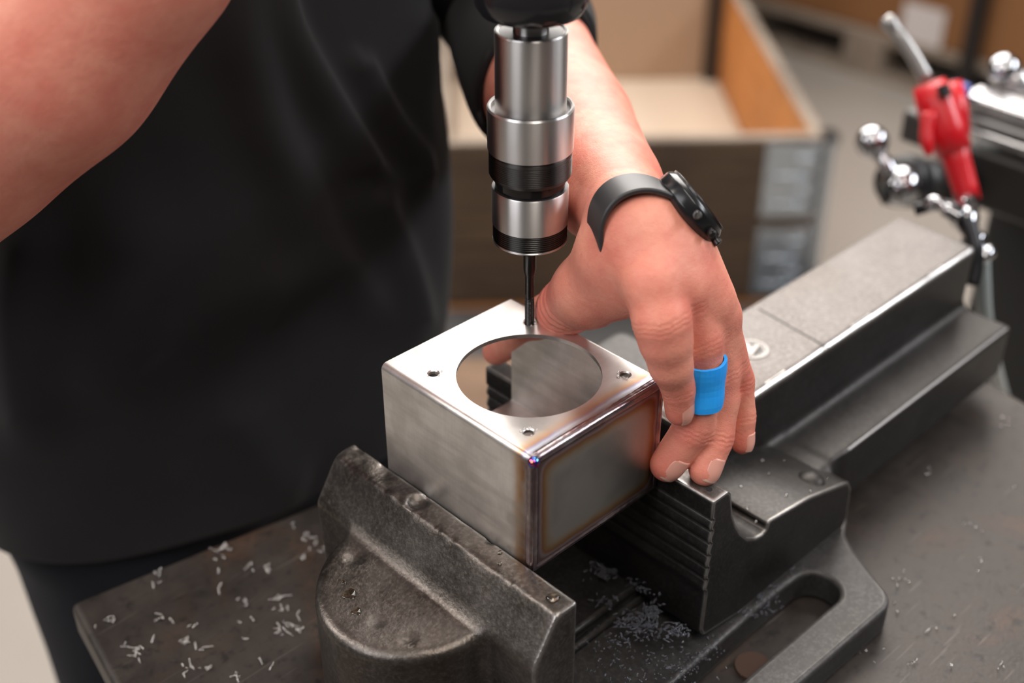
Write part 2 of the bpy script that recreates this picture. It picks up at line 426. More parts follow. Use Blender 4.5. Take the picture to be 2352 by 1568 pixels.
# ================================================================== SETTING
v, f = box(-3000, 6500, -3000, 6000, -1145, -1095)
mk('floor', v, f, M['floor'], kind='structure')
v, f = box(-3000, 6500, -3000, 6000, 2300, 2350)
mk('ceiling', v, f, plain('hall ceiling paint', (.42, .40, .38), .8), kind='structure')

# ================================================================== WORKBENCH
TA = np.array([-139., 276.]); ta = math.radians(-10.2)
tx = np.array([math.cos(ta), math.sin(ta)]); ty = np.array([math.sin(ta), -math.cos(ta)])   # along the back edge / towards the camera
def T2(a, b, z): q = TA+tx*a+ty*b; return np.array([q[0], q[1], z])
bench = thing('workbench', 'heavy dark rust-stained steel workbench under the vise', 'workbench', T2(340, 330, -1095))
def slab(a0, a1, b0, b1, z0, z1):
    v = [T2(a, b, z) for z in (z0, z1) for b in (b0, b1) for a in (a0, a1)]
    return v, [(0, 1, 3, 2), (4, 6, 7, 5), (0, 4, 5, 1), (2, 3, 7, 6), (0, 2, 6, 4), (1, 5, 7, 3)]
v, f = slab(0, 686, 0, 720, -221, -195); bevel(mk('bench_top', v, f, M['table'], bench), 5, 4)
for a in (40, 596):
    for b in (40, 630):
        v, f = slab(a, a+50, b, b+50, -1095, -221.5); bevel(mk('leg', v, f, M['vise'], bench), 3, 2)
v, f = slab(90, 596, 45, 85, -290, -222); mk('cross_rail', v, f, M['vise'], bench)

# ================================================================== VISE
vise = thing('bench_vise', 'big worn cast iron bench vise gripping the welded steel box', 'vise', (120, 50, -195))
# --- front (moving) jaw as one casting
G = Grid((-104, -42, -196), (6, 154, -64), 1.0)
X, Y, Z = G.full()
cy = 57.
def poly_x(P, X, Z):                     # inside distance of a convex x/z profile
    d = None
    for (x0, z0), (x1, z1) in zip(P, P[1:]+P[:1]):
        nx, nz = (z1-z0), -(x1-x0); L = math.hypot(nx, nz); v = ((X-x0)*nx+(Z-z0)*nz)/L
        d = v if d is None else smax(d, v, 2.2)
    return d
prof = [(0, -70), (0, -185), (-27, -185), (-31, -97), (-14.2, -70.4)]
A = poly_x(prof[::-1], X, Z)
if G.F is not None:
    tst = poly_x(prof[::-1], np.array([-10.]), np.array([-120.]))[0]
    if tst > 0: A = poly_x(prof, X, Z)
A = smax(A, np.abs(Y-cy)-90., 2.)
lowz = -98 - .10*(-X-30)
E2 = np.sqrt(((X+26)/58.)**2+((Y-60)/56.)**2)
bulb = (E2-1)*52.
bulb = smax(bulb, Z-lowz, 6.5)
bulb = smax(bulb, -195-Z, 1.)
Fj = smin(A, bulb, 6.)
Fj = smax(Fj, X-0.0, 1.6)
Fj = smax(Fj, Z+70.0, 1.6)
nz = (np.sin(Y*.31+2*np.sin(Y*.13))*.4+np.sin(Y*.9+3*np.sin(Y*.23)+X*.4)*.16+np.sin(Y*.11)*.4)
edge = np.exp(-((X+13.5)**2+(Z+70.5)**2)/14.)
Fj = Fj+edge*(nz+.35)*.7
for (a, b, c, r, dp) in [(-7.5, 81, -70, 7.2, 3.8), (-4, 113, -70, 11, 1.2), (-9, 131, -70, 4, .9), (-3, 99, -70, 6, .7), (-2.5, 52, -70, 6, .8), (-60, 30, -101, 4, .7), (-64, 51, -101.4, 4.2, .9), (-44, 96, -99.6, 5, .8), (0, 30, -71, 3, 1.2), (0, 140, -70, 5, 1.5), (-1, 118, -70, 4, 1.3)]:
    R = (r*r+dp*dp)/(2*dp); d = np.sqrt((X-a)**2+(Y-b)**2+(Z-(c+R-dp+(.0)))**2)-R
    Fj = smax(Fj, -d, .8)
V, F = nets(G, Fj)
mk('moving_jaw', V, F, M['jaw'], vise, smooth=True, label='pitted front jaw with rounded boss and worn bright edges')
del X, Y, Z, A, bulb, Fj, G, E2, nz, edge
# --- fixed jaw: profile in x/z swept along y, serrated face
P = [(99.9, -62), (112.5, -62), (115.5, -65), (117.6, -74), (119.6, -83), (124, -93), (130, -103), (138, -112), (146, -117), (153, -118.5), (157, -117), (157.5, -112.5), (160, -111.5),
     (200, -118), (240, -130), (247, -133), (251, -140), (252.5, -165), (249, -172), (140, -172), (104, -166), (101, -160), (102, -134)]
z = -130.
while z < -77:
    P += [(101.8, z), (100.1, z+2.2), (100.1, z+4.6)]; z += 9.1
P += [(101.8, -76.5), (99.9, -74.5)]
def sweep(P, y0, y1, n=2):
    k = len(P); V = []; ys = np.linspace(y0, y1, n)
    for y in ys: V += [(x, y, z) for x, z in P]
    F = [tuple(range(k)), tuple((n-1)*k+i for i in range(k))[::-1]]
    for j in range(n-1):
        for i in range(k): F.append((j*k+i, j*k+(i+1) % k, (j+1)*k+(i+1) % k, (j+1)*k+i)[::-1])
    return V, F
v, f = sweep(P, -38.5, 142)
o = mk('fixed_jaw', v, f, M['vise'], vise, label='dark rear jaw with horizontally ribbed gripping face')
bm = bmesh.new(); bm.from_mesh(o.data); bmesh.ops.recalc_face_normals(bm, faces=bm.faces); bm.to_mesh(o.data); bm.free()
bevel(o, .9, 2, 40)
o.data.materials.append(M['anvil'])
for p in o.data.polygons:
    if p.normal[2] > .5 and (p.center[2]+o.location[2] if o.parent is None else p.center[2]*1000-195) > -66: p.material_index = 1
mk('jaw_screw_hole', *lathe([(1.7, 0), (1.7, .25)], (106.5, -30, -62.05), 20), M['hole'], vise)
# --- rear body: ledge + anvil
G = Grid((148, -50, -200), (508, 172, -72), 1.6)
X, Y, Z = G.full()
led = sdbox(X, Y, Z, (236, -20.5, -176), (492, 128, -131.5), 3.0)
led = smin(led, sdbox(X, Y, Z, (150, -36, -170), (252, 140, -134), 3.0), 10.)
led = smax(led, -(np.sqrt((X-262)**2+((Y+40)*.9)**2)-17), 5.)
anv = sdbox(X, Y, Z, (160, 20.0, -170), (494+(Y-20)*.07, 89.5, -80.2), 4.6)
body = smin(led, anv, 9.)
body = smin(body, sdbox(X, Y, Z, (170, 70, -170), (256, 166, -106), 16.), 8.)
foot = sdbox(X, Y, Z, (236, 4, -195), (330, 104, -150), 4.)
body = smin(body, foot, 8.)
body = body+.3*np.exp(-((Y-20.5)**2+(Z+80.5)**2)/10.)*(np.sin(X*.06)+np.sin(X*.13+1))
V, F = nets(G, body)
N = vnormals(V, F); top = (V[F].mean(1)[:, 2] > -85.5)
o = mk('anvil_body', V, F, M['vise'], vise, smooth=True, label='long rear casting with a bright flat anvil top')
o.data.materials.append(M['anvil']); o.data.materials.append(M['worn']); o.data.materials.append(M['worn2'])
fn = N[F].mean(1); fc = V[F].mean(1); mi = top.astype(np.int32)
mi[(fc[:, 2] > -84.2) & (fn[:, 2] < .95) & (fn[:, 2] > .35)] = 2
mi[(fc[:, 2] < -130) & (fc[:, 2] > -134.5) & (fn[:, 2] < .93) & (fn[:, 2] > .4) & (fc[:, 1] < 0) & (fc[:, 0] > 275)] = 3
o.data.polygons.foreach_set('material_index', mi)
del X, Y, Z, led, anv, body, foot, G
# emblem, groove and button
def ring(c, r0, r1, z0, z1, seg=64):
    V, F = [], []
    for r, z in ((r0, z0), (r0, z1), (r1, z1), (r1, z0)):
        V += [(c[0]+r*math.cos(2*math.pi*i/seg), c[1]+r*math.sin(2*math.pi*i/seg), z) for i in range(seg)]
    for j in range(4):
        for i in range(seg): F.append((j*seg+i, j*seg+(i+1) % seg, ((j+1) % 4)*seg+(i+1) % seg, ((j+1) % 4)*seg+i))
    return V, F
EC = (258.5, 53.5)
e = mk('emblem', *ring(EC, 9.4, 11.6, -80.6, -79.7), M['emblem'], vise, label='round raised maker emblem on the anvil top'); bevel(e, .35, 2)
mk('emblem_recess', *lathe([(9.4, 0), (9.4, .25)], (*EC, -80.3), 48), M['vise'], e)
pts = [(-7, -5), (7, -1), (7, 1), (1.5, 1.5), (4, 6), (1, 7), (-3, 1), (-6, 3), (-7, 1)]
v = [(EC[0]+a, EC[1]+b, z) for z in (-80.2, -79.6) for a, b in pts]; n = len(pts)
mk('emblem_mark', v, [tuple(range(n))[::-1], tuple(n+i for i in range(n))]+[(i, (i+1) % n, n+(i+1) % n, n+i) for i in range(n)], M['emblem'], e)
v, f = obox((300, 50, -80.1), (.12, .99, 0), (.99, -.12, 0), (0, 0, 1), 32, .7, .12); mk('scribed_line', v, f, plain('dark scribed groove', (.05, .046, .044), .6, .6), vise)
mk('plug', *lathe([(9.3, -3), (9.3, 0), (8.6, 1.8), (6.6, 3.6), (3.6, 4.8), (0, 5.2)], (223, -24.5, -126.5), 40), M['vise'], vise, smooth=True, label='round domed grease plug')
# --- slide bar, guides and screw in the gap between the jaws
v, f = box(-60, 120, 8, 100, -196, -168); bevel(mk('slide_bar', v, f, M['vise'], vise), 2, 2)
v, f = box(-8, 104, 12, 96, -168.5, -160); bevel(mk('slide_cover', v, f, M['vise'], vise), 2, 2)
# --- base with slotted ear
pts_o = [(-50, 40), (-50, -92)] + [(205+18*math.sin(a), -80-18*math.cos(a)) for a in np.linspace(0, 1.25, 8)] + [(232, -66), (238, -54), (247, -42), (262, -34), (262, 150), (60, 150), (30, 96), (-50, 96)]
sl0 = [(x, -47.5+(x-85)*.02) for x in (30, 85, 160)]; 
pts_i = [(40, -46), (165, -43.5)] + [(190+14.5*math.cos(a), -59+14.5*math.sin(a)) for a in np.linspace(1.45, -1.5, 14)] + [(110, -72), (40, -72)]
bm = bmesh.new()
def loop(P, z): 
    vs = [bm.verts.new(((x)*S, (y)*S, z*S)) for x, y in P]; return [bm.edges.new((vs[i], vs[(i+1) % len(vs)])) for i in range(len(vs))]
E1 = loop(pts_o, 0); E2_ = loop(pts_i, 0)
bmesh.ops.triangle_fill(bm, use_beauty=True, use_dissolve=False, edges=E1+E2_)
r = bmesh.ops.extrude_face_region(bm, geom=list(bm.faces)); 
for q in r['geom']:
    if isinstance(q, bmesh.types.BMVert): q.co.z -= 22*S
bmesh.ops.recalc_face_normals(bm, faces=bm.faces)
bmesh.ops.dissolve_limit(bm, angle_limit=.01, verts=bm.verts, edges=bm.edges)
V = np.array([v.co[:] for v in bm.verts])*1000+np.array([0, 0, -172.5]); bm.verts.index_update()
F = [tuple(v.index for v in fc.verts) for fc in bm.faces]; bm.free()
bevel(mk('base', V, F, M['base'], vise, label='flat cast base with a long bolt slot'), 5, 4, 50)
mk('bolt_washer', *lathe([(11, 0), (11, 2.5)], (128, -60, -194.9), 40), plain('rusty washer', (.05, .022, .012), .7), vise)

# ================================================================== SHEET METAL BOX
BW, BL, BH, TH = 100., 116., 75.4, 2.4
part = thing('sheet_metal_box', 'welded stainless box with a large round opening and four corner holes, clamped in the vise', 'metal box', (50, 58, -BH))
def rrect(x0, x1, z0, z1, r, n=7):
    P = []
    for cx, cz, a0 in ((x1-r, z1-r, 0), (x0+r, z1-r, 90), (x0+r, z0+r, 180), (x1-r, z0+r, 270)):
        for i in range(n): a = math.radians(a0+90*i/(n-1)); P.append((cx+r*math.cos(a), cz+r*math.sin(a)))
    return P
Po, Pi = rrect(0, BW, -BH, 0, 3.6), rrect(TH, BW-TH, -BH+TH, -TH, 1.4)
k = len(Po); V = [(x, y, z) for y in (1.6, BL) for x, z in Po]+[(x, y, z) for y in (1.6, BL) for x, z in Pi]
F = []
for i in range(k):
    j = (i+1) % k
    F += [(i, j, k+j, k+i), (2*k+i, 3*k+i, 3*k+j, 2*k+j), (i, 2*k+i, 2*k+j, j), (k+i, k+j, 3*k+j, 3*k+i)]
shell = mk('shell', V, F, M['stainless'], part, label='folded brushed stainless shell, heat tinted along the weld')
bm = bmesh.new(); bm.from_mesh(shell.data); bmesh.ops.recalc_face_normals(bm, faces=bm.faces); bm.to_mesh(shell.data); bm.free()
HX, HY, HR, HP = 50.7, 53.7, 39.0, 36.1
def cutter(r, x, y, z0, z1, seg, r2=None):
    v, f = lathe([(r, z0), (r if r2 is None else r2, z1)], (x, y, 0), seg); o = mk('cutter', v, f, M['hole'], part); 
    bm = bmesh.new(); bm.from_mesh(o.data); bmesh.ops.recalc_face_normals(bm, faces=bm.faces); bm.to_mesh(o.data); bm.free(); return o
cut = [cutter(HR, HX, HY, -90, 20, 160)]
for sx in (-1, 1):
    for sy in (-1, 1):
        cut.append(cutter(2.75, HX+sx*HP, HY+sy*HP, -12, 5, 32)); cut.append(cutter(2.75, HX+sx*HP, HY+sy*HP, -.7, .35, 32, 3.8))
for c in cut:
    b = shell.modifiers.new('cut', 'BOOLEAN'); b.object = c; b.operation = 'DIFFERENCE'; b.solver = 'EXACT'
dg = bpy.context.evaluated_depsgraph_get(); dg.update()
me = bpy.data.meshes.new_from_object(shell.evaluated_get(dg)); shell.modifiers.clear(); old = shell.data; shell.data = me; bpy.data.meshes.remove(old)
for c in cut: bpy.data.objects.remove(c, do_unlink=True)
me.polygons.foreach_set('use_smooth', [True]*len(me.polygons)); me.set_sharp_from_angle(angle=math.radians(25))
v, f = box(1.2, BW-1.2, .35, 2.6, -BH+1.2, -1.2); mk('end_plate', v, f, M['endface'], part, label='flat end plate with brown heat tint around its edge')
# weld bead around the end plate
def bead():
    P = rrect(3.1, BW-3.1, -BH+3.1, -3.1, 2.2, 5); path = []
    for i in range(len(P)):
        a, b = np.array(P[i]), np.array(P[(i+1) % len(P)]); L = np.linalg.norm(b-a); n = max(1, int(L/.8))
        path += [a+(b-a)*t/n for t in range(n)]
    n = len(path); seg = 16; V, F = [], []; c = np.array([50, -BH/2])
    for i, p in enumerate(path):
        d = path[(i+1) % n]-path[i-1]; d /= np.linalg.norm(d); nn = np.array([d[1], -d[0]]); 
        if nn @ (p-c) < 0: nn = -nn
        rr = 3.35+.03*math.sin(i*.9)+.10*math.sin(i*.07+1)+.05*math.sin(i*.19)
        for k in range(seg):
            a = 2*math.pi*k/seg; q = p+nn*rr*math.cos(a)*1.0; V.append((q[0], 3.25-rr*math.sin(a), q[1]))
    for i in range(n):
        for k in range(seg):
            l = (k+1) % seg; j = (i+1) % n; F.append((i*seg+k, i*seg+l, j*seg+l, j*seg+k))
    return V, F
mk('weld_bead', *bead(), M['weld'], part, smooth=True, label='purple-grey weld bead running around the end plate')
mk('weld_spot', *ball((2.2, 1.4, -3.0), 3.1, 24, 14), M['rainbow'], part, smooth=True, label='rainbow coloured weld spot at the corner')
# burrs of swarf round the tapped holes
def curl(c, turns, rc, rw, axis, pitch, seg=3, per=9):
    a = np.asarray(axis, float); a /= np.linalg.norm(a); s = np.cross(a, [.3, .2, .9]); s /= np.linalg.norm(s); t_ = np.cross(a, s)
    n = max(4, int(turns*per)); bend = np.array([*(rng.normal(size=2)*.11), 0]); ph = rng.uniform(0, 6)
    pts = []
    for i in range(n):
        th = 2*math.pi*i/per+ph; L = pitch*i/per; pts.append(np.asarray(c)+a*L+bend*L*L*.3+(s*math.cos(th)+t_*math.sin(th))*rc)
    return tube(pts, rw, seg, False)
B = []
for (hx, hy, n) in [(HX+HP, HY-HP, 9), (HX-HP, HY-HP, 10), (HX-HP, HY+HP, 4), (HX+HP, HY+HP, 7)]:
    for i in range(n):
        a = rng.uniform(0, 6.28) if not (hx > 50 and hy < 50) else rng.uniform(1.2, 4.2); rr = rng.uniform(3.0, 4.4)
        B.append(curl((hx+rr*math.cos(a), hy+rr*math.sin(a), .25), rng.uniform(1, 2.6), .42, .15, (-math.sin(a), math.cos(a), .1), .5, 4, 10))
mk('hole_burrs', *join(*B), M['chip'], part, smooth=True, kind='stuff', label='tiny bright burrs curled around the tapped holes')

# ================================================================== TAPPING MACHINE
AX = (86.6, 89.8)
mach = thing('tapping_machine', 'black spindle of a tapping machine above the box, holding the steel chuck', 'machine', (*AX, 178))
mk('spindle_housing', *lathe([(20, 178), (25.0, 180), (27.9, 184.5), (28.2, 190), (28.2, 215), (31, 220), (31, 420), (20, 425)], (*AX, 0), 96), plain('glossy black machine enamel', (.012, .012, .014), .16), mach, smooth=False)
mach.children[0].data.polygons.foreach_set('use_smooth', [True]*len(mach.children[0].data.polygons)); mach.children[0].data.set_sharp_from_angle(angle=math.radians(35))
v, f = obox((393, -255, 440), (.665, -.747, 0), (.747, .665, 0), (0, 0, 1), 480, 28, 24); bevel(mk('machine_arm', v, f, M['vise'], mach), 8, 3)
v, f = box(670, 730, -630, -570, -1095, 416); bevel(mk('machine_column', v, f, M['vise'], mach), 8, 3)
chuck = thing('tap_chuck', 'steel tapping chuck with bright and black rings holding a thin tap', 'chuck', (*AX, 0))
def lt(name, prof, mat, label=None, seg=128):
    v, f = lathe(prof, (*AX, 0), seg); o = mk(name, v, f, mat, chuck, label=label)
    o.data.polygons.foreach_set('use_smooth', [True]*len(o.data.polygons)); o.data.set_sharp_from_angle(angle=math.radians(28))
    if mat is M['turned']:
        o.data.materials.append(M['shoulder'])
        for p in o.data.polygons:
            if abs(p.normal[2]) > .85: p.material_index = 1
    return o
lt('neck', [(9.1, 165), (9.1, 182), (8, 183)], M['turned'])
lt('upper_cylinder', [(18.0, 118), (18.35, 119), (18.35, 170.4), (17.8, 171.0), (17.0, 171.0), (16.2, 170.2), (9.5, 170.2)], M['turned'], 'long bright steel cylinder at the top of the chuck')
lt('sleeve_ring', [(20, 107.4), (22.3, 107.8), (22.5, 108.5), (22.5, 130.6), (21.9, 131.7), (21.2, 131.7), (20.6, 130.8), (20.4, 128.5), (18.4, 127.8)], M['turned'], 'wide bright steel sleeve below the upper cylinder')
pr = [(19.4, 92.0), (20.8, 92.6), (21.6, 94)]
z = 94.6
while z < 104.5: pr += [(21.9, z), (21.9, z+.5), (21.62, z+.62), (21.62, z+.85)]; z += 1.0
pr += [(21.9, 105), (21.7, 106.6), (20.5, 107.6)]
lt('knurled_ring', pr, M['turned_dark'], 'black finely grooved ring')
lt('dark_neck', [(18.5, 84), (18.9, 92.5)], plain('glossy black groove', (.012, .011, .011), .12, .3))
lt('lower_cylinder', [(20.0, 64.8), (20.4, 65.2), (20.5, 85.6), (20.1, 86.4), (18.9, 86.4)], M['turned'], 'bright steel cylinder above the threaded collar')
pr = [(16, 53.6), (18.2, 53.8), (19.4, 54.8), (19.9, 55.8), (19.3, 56.2)]
z = 56.6
while z < 64.0: pr += [(19.5, z), (20.15, z+.35), (20.15, z+.6), (19.5, z+.95)]; z += 1.15
pr += [(19.8, 64.9)]
lt('threaded_collar', pr, M['turned_dark'], 'black threaded collar at the bottom of the chuck')
lt('collar_lip', [(19.4, 54.2), (20.2, 54.6), (20.3, 55.2), (19.6, 55.7)], M['turned'])
tp = thing('threading_tap', 'thin black thread tap cutting into the far hole of the box', 'tap', (*AX, -14))
def tap_mesh():
    V, F = [], []; seg = 48; prof = []
    zs = list(np.arange(-3.2, 17, .22))+[17.5, 20, 25, 30, 31.5, 33, 36, 44, 56]
    for z in zs:
        for i in range(seg):
            th = 2*math.pi*i/seg
            if z < 17:
                r = 2.62+.24*(abs(((z/.95-th/(2*math.pi)) % 1)*2-1)*2-1)
                fl = max(0., math.cos(3*(th-.55)))
                r -= 1.15*max(0, fl-.45)/.55
                if z > 14: r -= .15
            elif z < 31: r = 2.45-.7*max(0., math.cos(3*(th-.55))-.45)
            elif z < 34: r = 2.45+(z-31)*.33
            else: r = 3.5
            V.append((AX[0]+r*math.cos(th), AX[1]+r*math.sin(th), z))
    for j in range(len(zs)-1):
        for i in range(seg): k = (i+1) % seg; F.append((j*seg+i, j*seg+k, (j+1)*seg+k, (j+1)*seg+i))
    F.append(tuple(range(seg))[::-1]); F.append(tuple((len(zs)-1)*seg+i for i in range(seg))); return V, F
mk('tap_body', *tap_mesh(), M['tap'], tp, smooth=True)

# ================================================================== PERSON
per = thing('person', 'person in a black t-shirt and navy work trousers holding the box with the left hand', 'person', (95, 420, -1095))
J = {k: at(*v) for k, v in dict(
    elb=(1168, 10, 955), fa0=(1215, 140, 885), fa1=(1306, 300, 800), fa2=(1392, 430, 715), wr=(1482, 545, 655), wl=(1442, 580, 664), ws=(1540, 580, 662),
    iM=(1495, 648, 635), iP=(1520, 735, 636), iR=(1529, 781, 641), iQ=(1541, 838, 649), iD=(1558, 890, 660), iT=(1561, 944, 669),
    mM=(1568, 655, 648), mP=(1607, 782, 661), mQ=(1614, 880, 674), mD=(1592, 982, 685), mT=(1533, 1066, 694),
    rM=(1620, 690, 661), rP=(1657, 850, 685), rQ=(1657, 920, 691), rD=(1645, 1003, 694), rT=(1619, 1078, 695),
    pM=(1650, 728, 672), pP=(1700, 872, 698), pD=(1706, 955, 706), pT=(1705, 1016, 710),
    tC=(1415, 605, 668), tM=(1352, 668, 690), tN=(1300, 705, 712), tI=(1262, 728, 738), tT=(1140, 806, 782)).items()}
def chain(G, pts, rad, k=3., sq=None):
    A = np.full(G.n, 50., np.float32)
    for (a, b), (ra, rb) in zip(zip(pts, pts[1:]), zip(rad, rad[1:])): G.capsule(a, b, ra, rb, k, A)
    return A
allj = np.array([J[k] for k in J if k[0] in 'imrpt' or k in ('wr', 'wl', 'ws')])
lo = allj.min(0)-22; hi = allj.max(0)+24
lo[2] = min(lo[2], -75)
G = Grid(lo, hi+np.array([20, 26, 8]), 0.95)
palm = np.full(G.n, 50., np.float32)
H = palm
WA = J['wr']-J['fa2']; WA /= np.linalg.norm(WA); NW = RR*.72+UU*.69; NW -= WA*(NW@WA); NW /= np.linalg.norm(NW); SW = np.cross(WA, NW)
WC = at(1487, 550, 655); WB = at(1425, 468, 695)
for q in (-8.5, 8.5): G.capsule(WC+SW*q, WB+SW*q, 21.5, 23, 12, H)
for w, q, r0, r1 in (('wl', 'iM', 17, 14), ('wr', 'mM', 20, 13.5), ('ws', 'rM', 17, 12.5), ('ws', 'pM', 15, 10.5)): G.capsule(J[w], J[q], r0, r1, 18, H)
# heel and palm thickness behind the knuckles
G.capsule((J['wl']*.5+J['tC']*.5), J['iM']*.6+J['tM']*.4+np.array([8, 8, -8]), 19, 14, 12, H)
for q in ('iM', 'mM', 'rM'): G.capsule(J['wr']+np.array([6, 6, -10]), J[q]+np.array([9, 8, -10]), 17, 11, 10, H)
thumb = chain(G, [J['tC'], J['tM'], J['tN'], J['tI'], J['tT']], [22, 19, 14.5, 12.5, 9.0], 9.)
H = smin(palm, thumb, 12.)
G.capsule(J['tN']*.5+J['tM']*.5, J['iM']+np.array([4, 6, -9]), 9, 8, 12, H)
fing = {}
kk = [chain(G, [J['iM'], J['iP'], J['iR'], J['iQ'], J['iD'], J['iT']], [13.5, 14.6, 13.3, 11.0, 8.5, 7.7], 3.),
      chain(G, [J['mM'], J['mP'], J['mQ'], J['mD'], J['mT']], [12.5, 11.6, 11.0, 10.4, 9.7], 3.),
      chain(G, [J['rM'], J['rP'], J['rQ'], J['rD'], J['rT']], [11.5, 10.0, 9.4, 9.4, 9.0], 3.),
      chain(G, [J['pM'], J['pP'], J['pD'], J['pT']], [10.5, 7.5, 6.9, 6.6], 3.)]
X, Y, Z = G.full()
FG = None
for A, q in zip(kk, ('iM', 'mM', 'rM', 'pM')):
    c = J[q]; dist = np.sqrt((X-c[0])**2+(Y-c[1])**2+(Z-c[2])**2)
    kv = 1.0+9*np.exp(-(dist/17.)**2)
    FG = A if FG is None else smin(FG, A, kv.astype(np.float32))
    H = smin(H, A, (1.2+10*np.exp(-(dist/17.)**2)).astype(np.float32))
H = smin(H, FG, 1.0)
V, F = nets(G, H)
V = np.asarray(V)
def relax(V, F, n):
    a = np.concatenate([F[:, k] for k in range(4)]); b = np.concatenate([F[:, (k+1) % 4] for k in range(4)]); i = np.concatenate([a, b]); j = np.concatenate([b, a])
    deg = np.bincount(i, minlength=len(V))[:, None]
    for k in range(n):
        for lam in (.6, -.53):
            A_ = np.stack([np.bincount(i, V[j, c], len(V)) for c in range(3)], 1)/deg; V = V+lam*(A_-V)
    return V
V = relax(V, F, 10)
_a = np.concatenate([F[:, k] for k in range(4)]); _b = np.concatenate([F[:, (k+1) % 4] for k in range(4)]); _i = np.concatenate([_a, _b]); _j = np.concatenate([_b, _a]); _d = np.bincount(_i, minlength=len(V))[:, None]
for k in range(14): V = V+.5*(np.stack([np.bincount(_i, V[_j, c], len(V)) for c in range(3)], 1)/_d-V)
V0 = V.copy(); N = vnormals(V, F)
flush = np.zeros(len(V))
for q, r, a in (('iP', 13, .55), ('mP', 12, .3), ('rP', 10, .6), ('pP', 8, .6), ('iM', 12, .25), ('mM', 12, .25), ('rM', 12, .35), ('pM', 11, .4), ('mD', 10, .35), ('rD', 9, .4), ('mT', 11, .7), ('rT', 10, .6), ('iT', 9, .5), ('pT', 8, .6), ('iD', 9, .6), ('pD', 7, .5), ('tN', 20, .55), ('tM', 14, .4), ('tI', 12, .5)):
    flush = np.maximum(flush, a*np.exp(-((V-J[q])**2).sum(1)/(1.3*r)**2*1.2))
# knuckle creases on the back of the fingers
def crease(c, d, n_lines, gap, amp, wdt, lim):
    global V
    c = np.asarray(c); d = d/np.linalg.norm(d); q = V0-c; s = q@d; lat = np.linalg.norm(q-np.outer(s, d), axis=1)
    wob = .8*np.sin(q@RR*.33+c[0])+.3*np.sin(q@RR*1.3+c[1])
    m = np.exp(-(s/(gap*n_lines*.7))**2)*(lat < lim*1.6)
    h = sum(np.exp(-((s-(k-(n_lines-1)/2)*gap+wob)/wdt)**2) for k in range(n_lines))
    V = V-N*(amp*np.clip(h, 0, 1)*m)[:, None]
for a, b, c, nl, lim, am in (('iM', 'iP', 'iQ', 3, 16, .38), ('mM', 'mP', 'mQ', 3, 13, .35), ('rM', 'rP', 'rQ', 3, 12, .4), ('pM', 'pP', 'pD', 3, 9, .45), ('mQ', 'mD', 'mT', 3, 12, .4), ('rQ', 'rD', 'rT', 3, 10, .4), ('iQ', 'iD', 'iT', 2, 10, .25), ('pP', 'pD', 'pT', 2, 8, .3)):
    crease(J[b], J[c]-J[a], nl, 2.5, am, .75, lim)
crease(J['tN']+np.array([-6, -4, 2]), np.array([.2, .5, -.8]), 4, 5., .8, 1.2, 22)
hV, hF, hfl = V, F, flush
del X, Y, Z, palm, thumb, H, FG, kk, G
# forearm, upper arm, torso core and the other arm: one coarser skin surface joined under the watch strap
G = Grid((-330, 40, -20), (400, 560, 420), 3.2)
for a, b, ra, rb, k in ((WC+SW*8-WA*6, J['fa2']+SW*6, 20.8, 28.5, 6), (WC-SW*8-WA*6, J['fa2']-SW*6, 20.8, 28.5, 6), (J['fa2'], J['fa1'], 33, 43, 5), (J['fa1'], J['fa0'], 43, 46, 5), (J['fa0'], J['elb'], 46, 45, 5), (J['elb'], np.array([235, 440, 300]), 44, 52, 8),
                        ((60, 430, 0), (60, 440, 330), 90, 110, 30), ((-40, 440, 320), (190, 440, 320), 70, 70, 30), ((75, 440, 330), (75, 430, 415), 60, 55, 20),
                        (at(-330, 440, 660), at(-150, 270, 640), 64, 67, 6), (at(-150, 270, 640), at(75, 90, 615), 67, 64, 6), (at(75, 90, 615), at(310, -150, 590), 64, 52, 6), (at(310, -150, 590), at(450, -330, 580), 52, 38, 6),
                        (at(-330, 440, 660), np.array([-110, 430, 300]), 60, 62, 20)):
    G.capsule(a, b, ra, rb, k)
V, F = nets(G); V = np.asarray(V)
_a = np.concatenate([F[:, k] for k in range(4)]); _b = np.concatenate([F[:, (k+1) % 4] for k in range(4)]); _i = np.concatenate([_a, _b]); _j = np.concatenate([_b, _a]); _d = np.bincount(_i, minlength=len(V))[:, None]
wk = np.clip((np.linalg.norm(V-WC, axis=1)-60)/40, 0, 1)[:, None]
for k in range(60): V = V+.5*wk*(np.stack([np.bincount(_i, V[_j, c], len(V)) for c in range(3)], 1)/_d-V)
bV = np.concatenate([hV, V]); bF = np.concatenate([hF, F+len(hV)]); fl = np.concatenate([hfl, np.full(len(V), .12)])
body = mk('body', bV, bF, M['skin'], per, smooth=True, label='bare forearms and a reddened left hand with five fingers')
at_ = body.data.attributes.new('flush', 'FLOAT', 'POINT'); at_.data.foreach_set('value', fl.astype(np.float32))
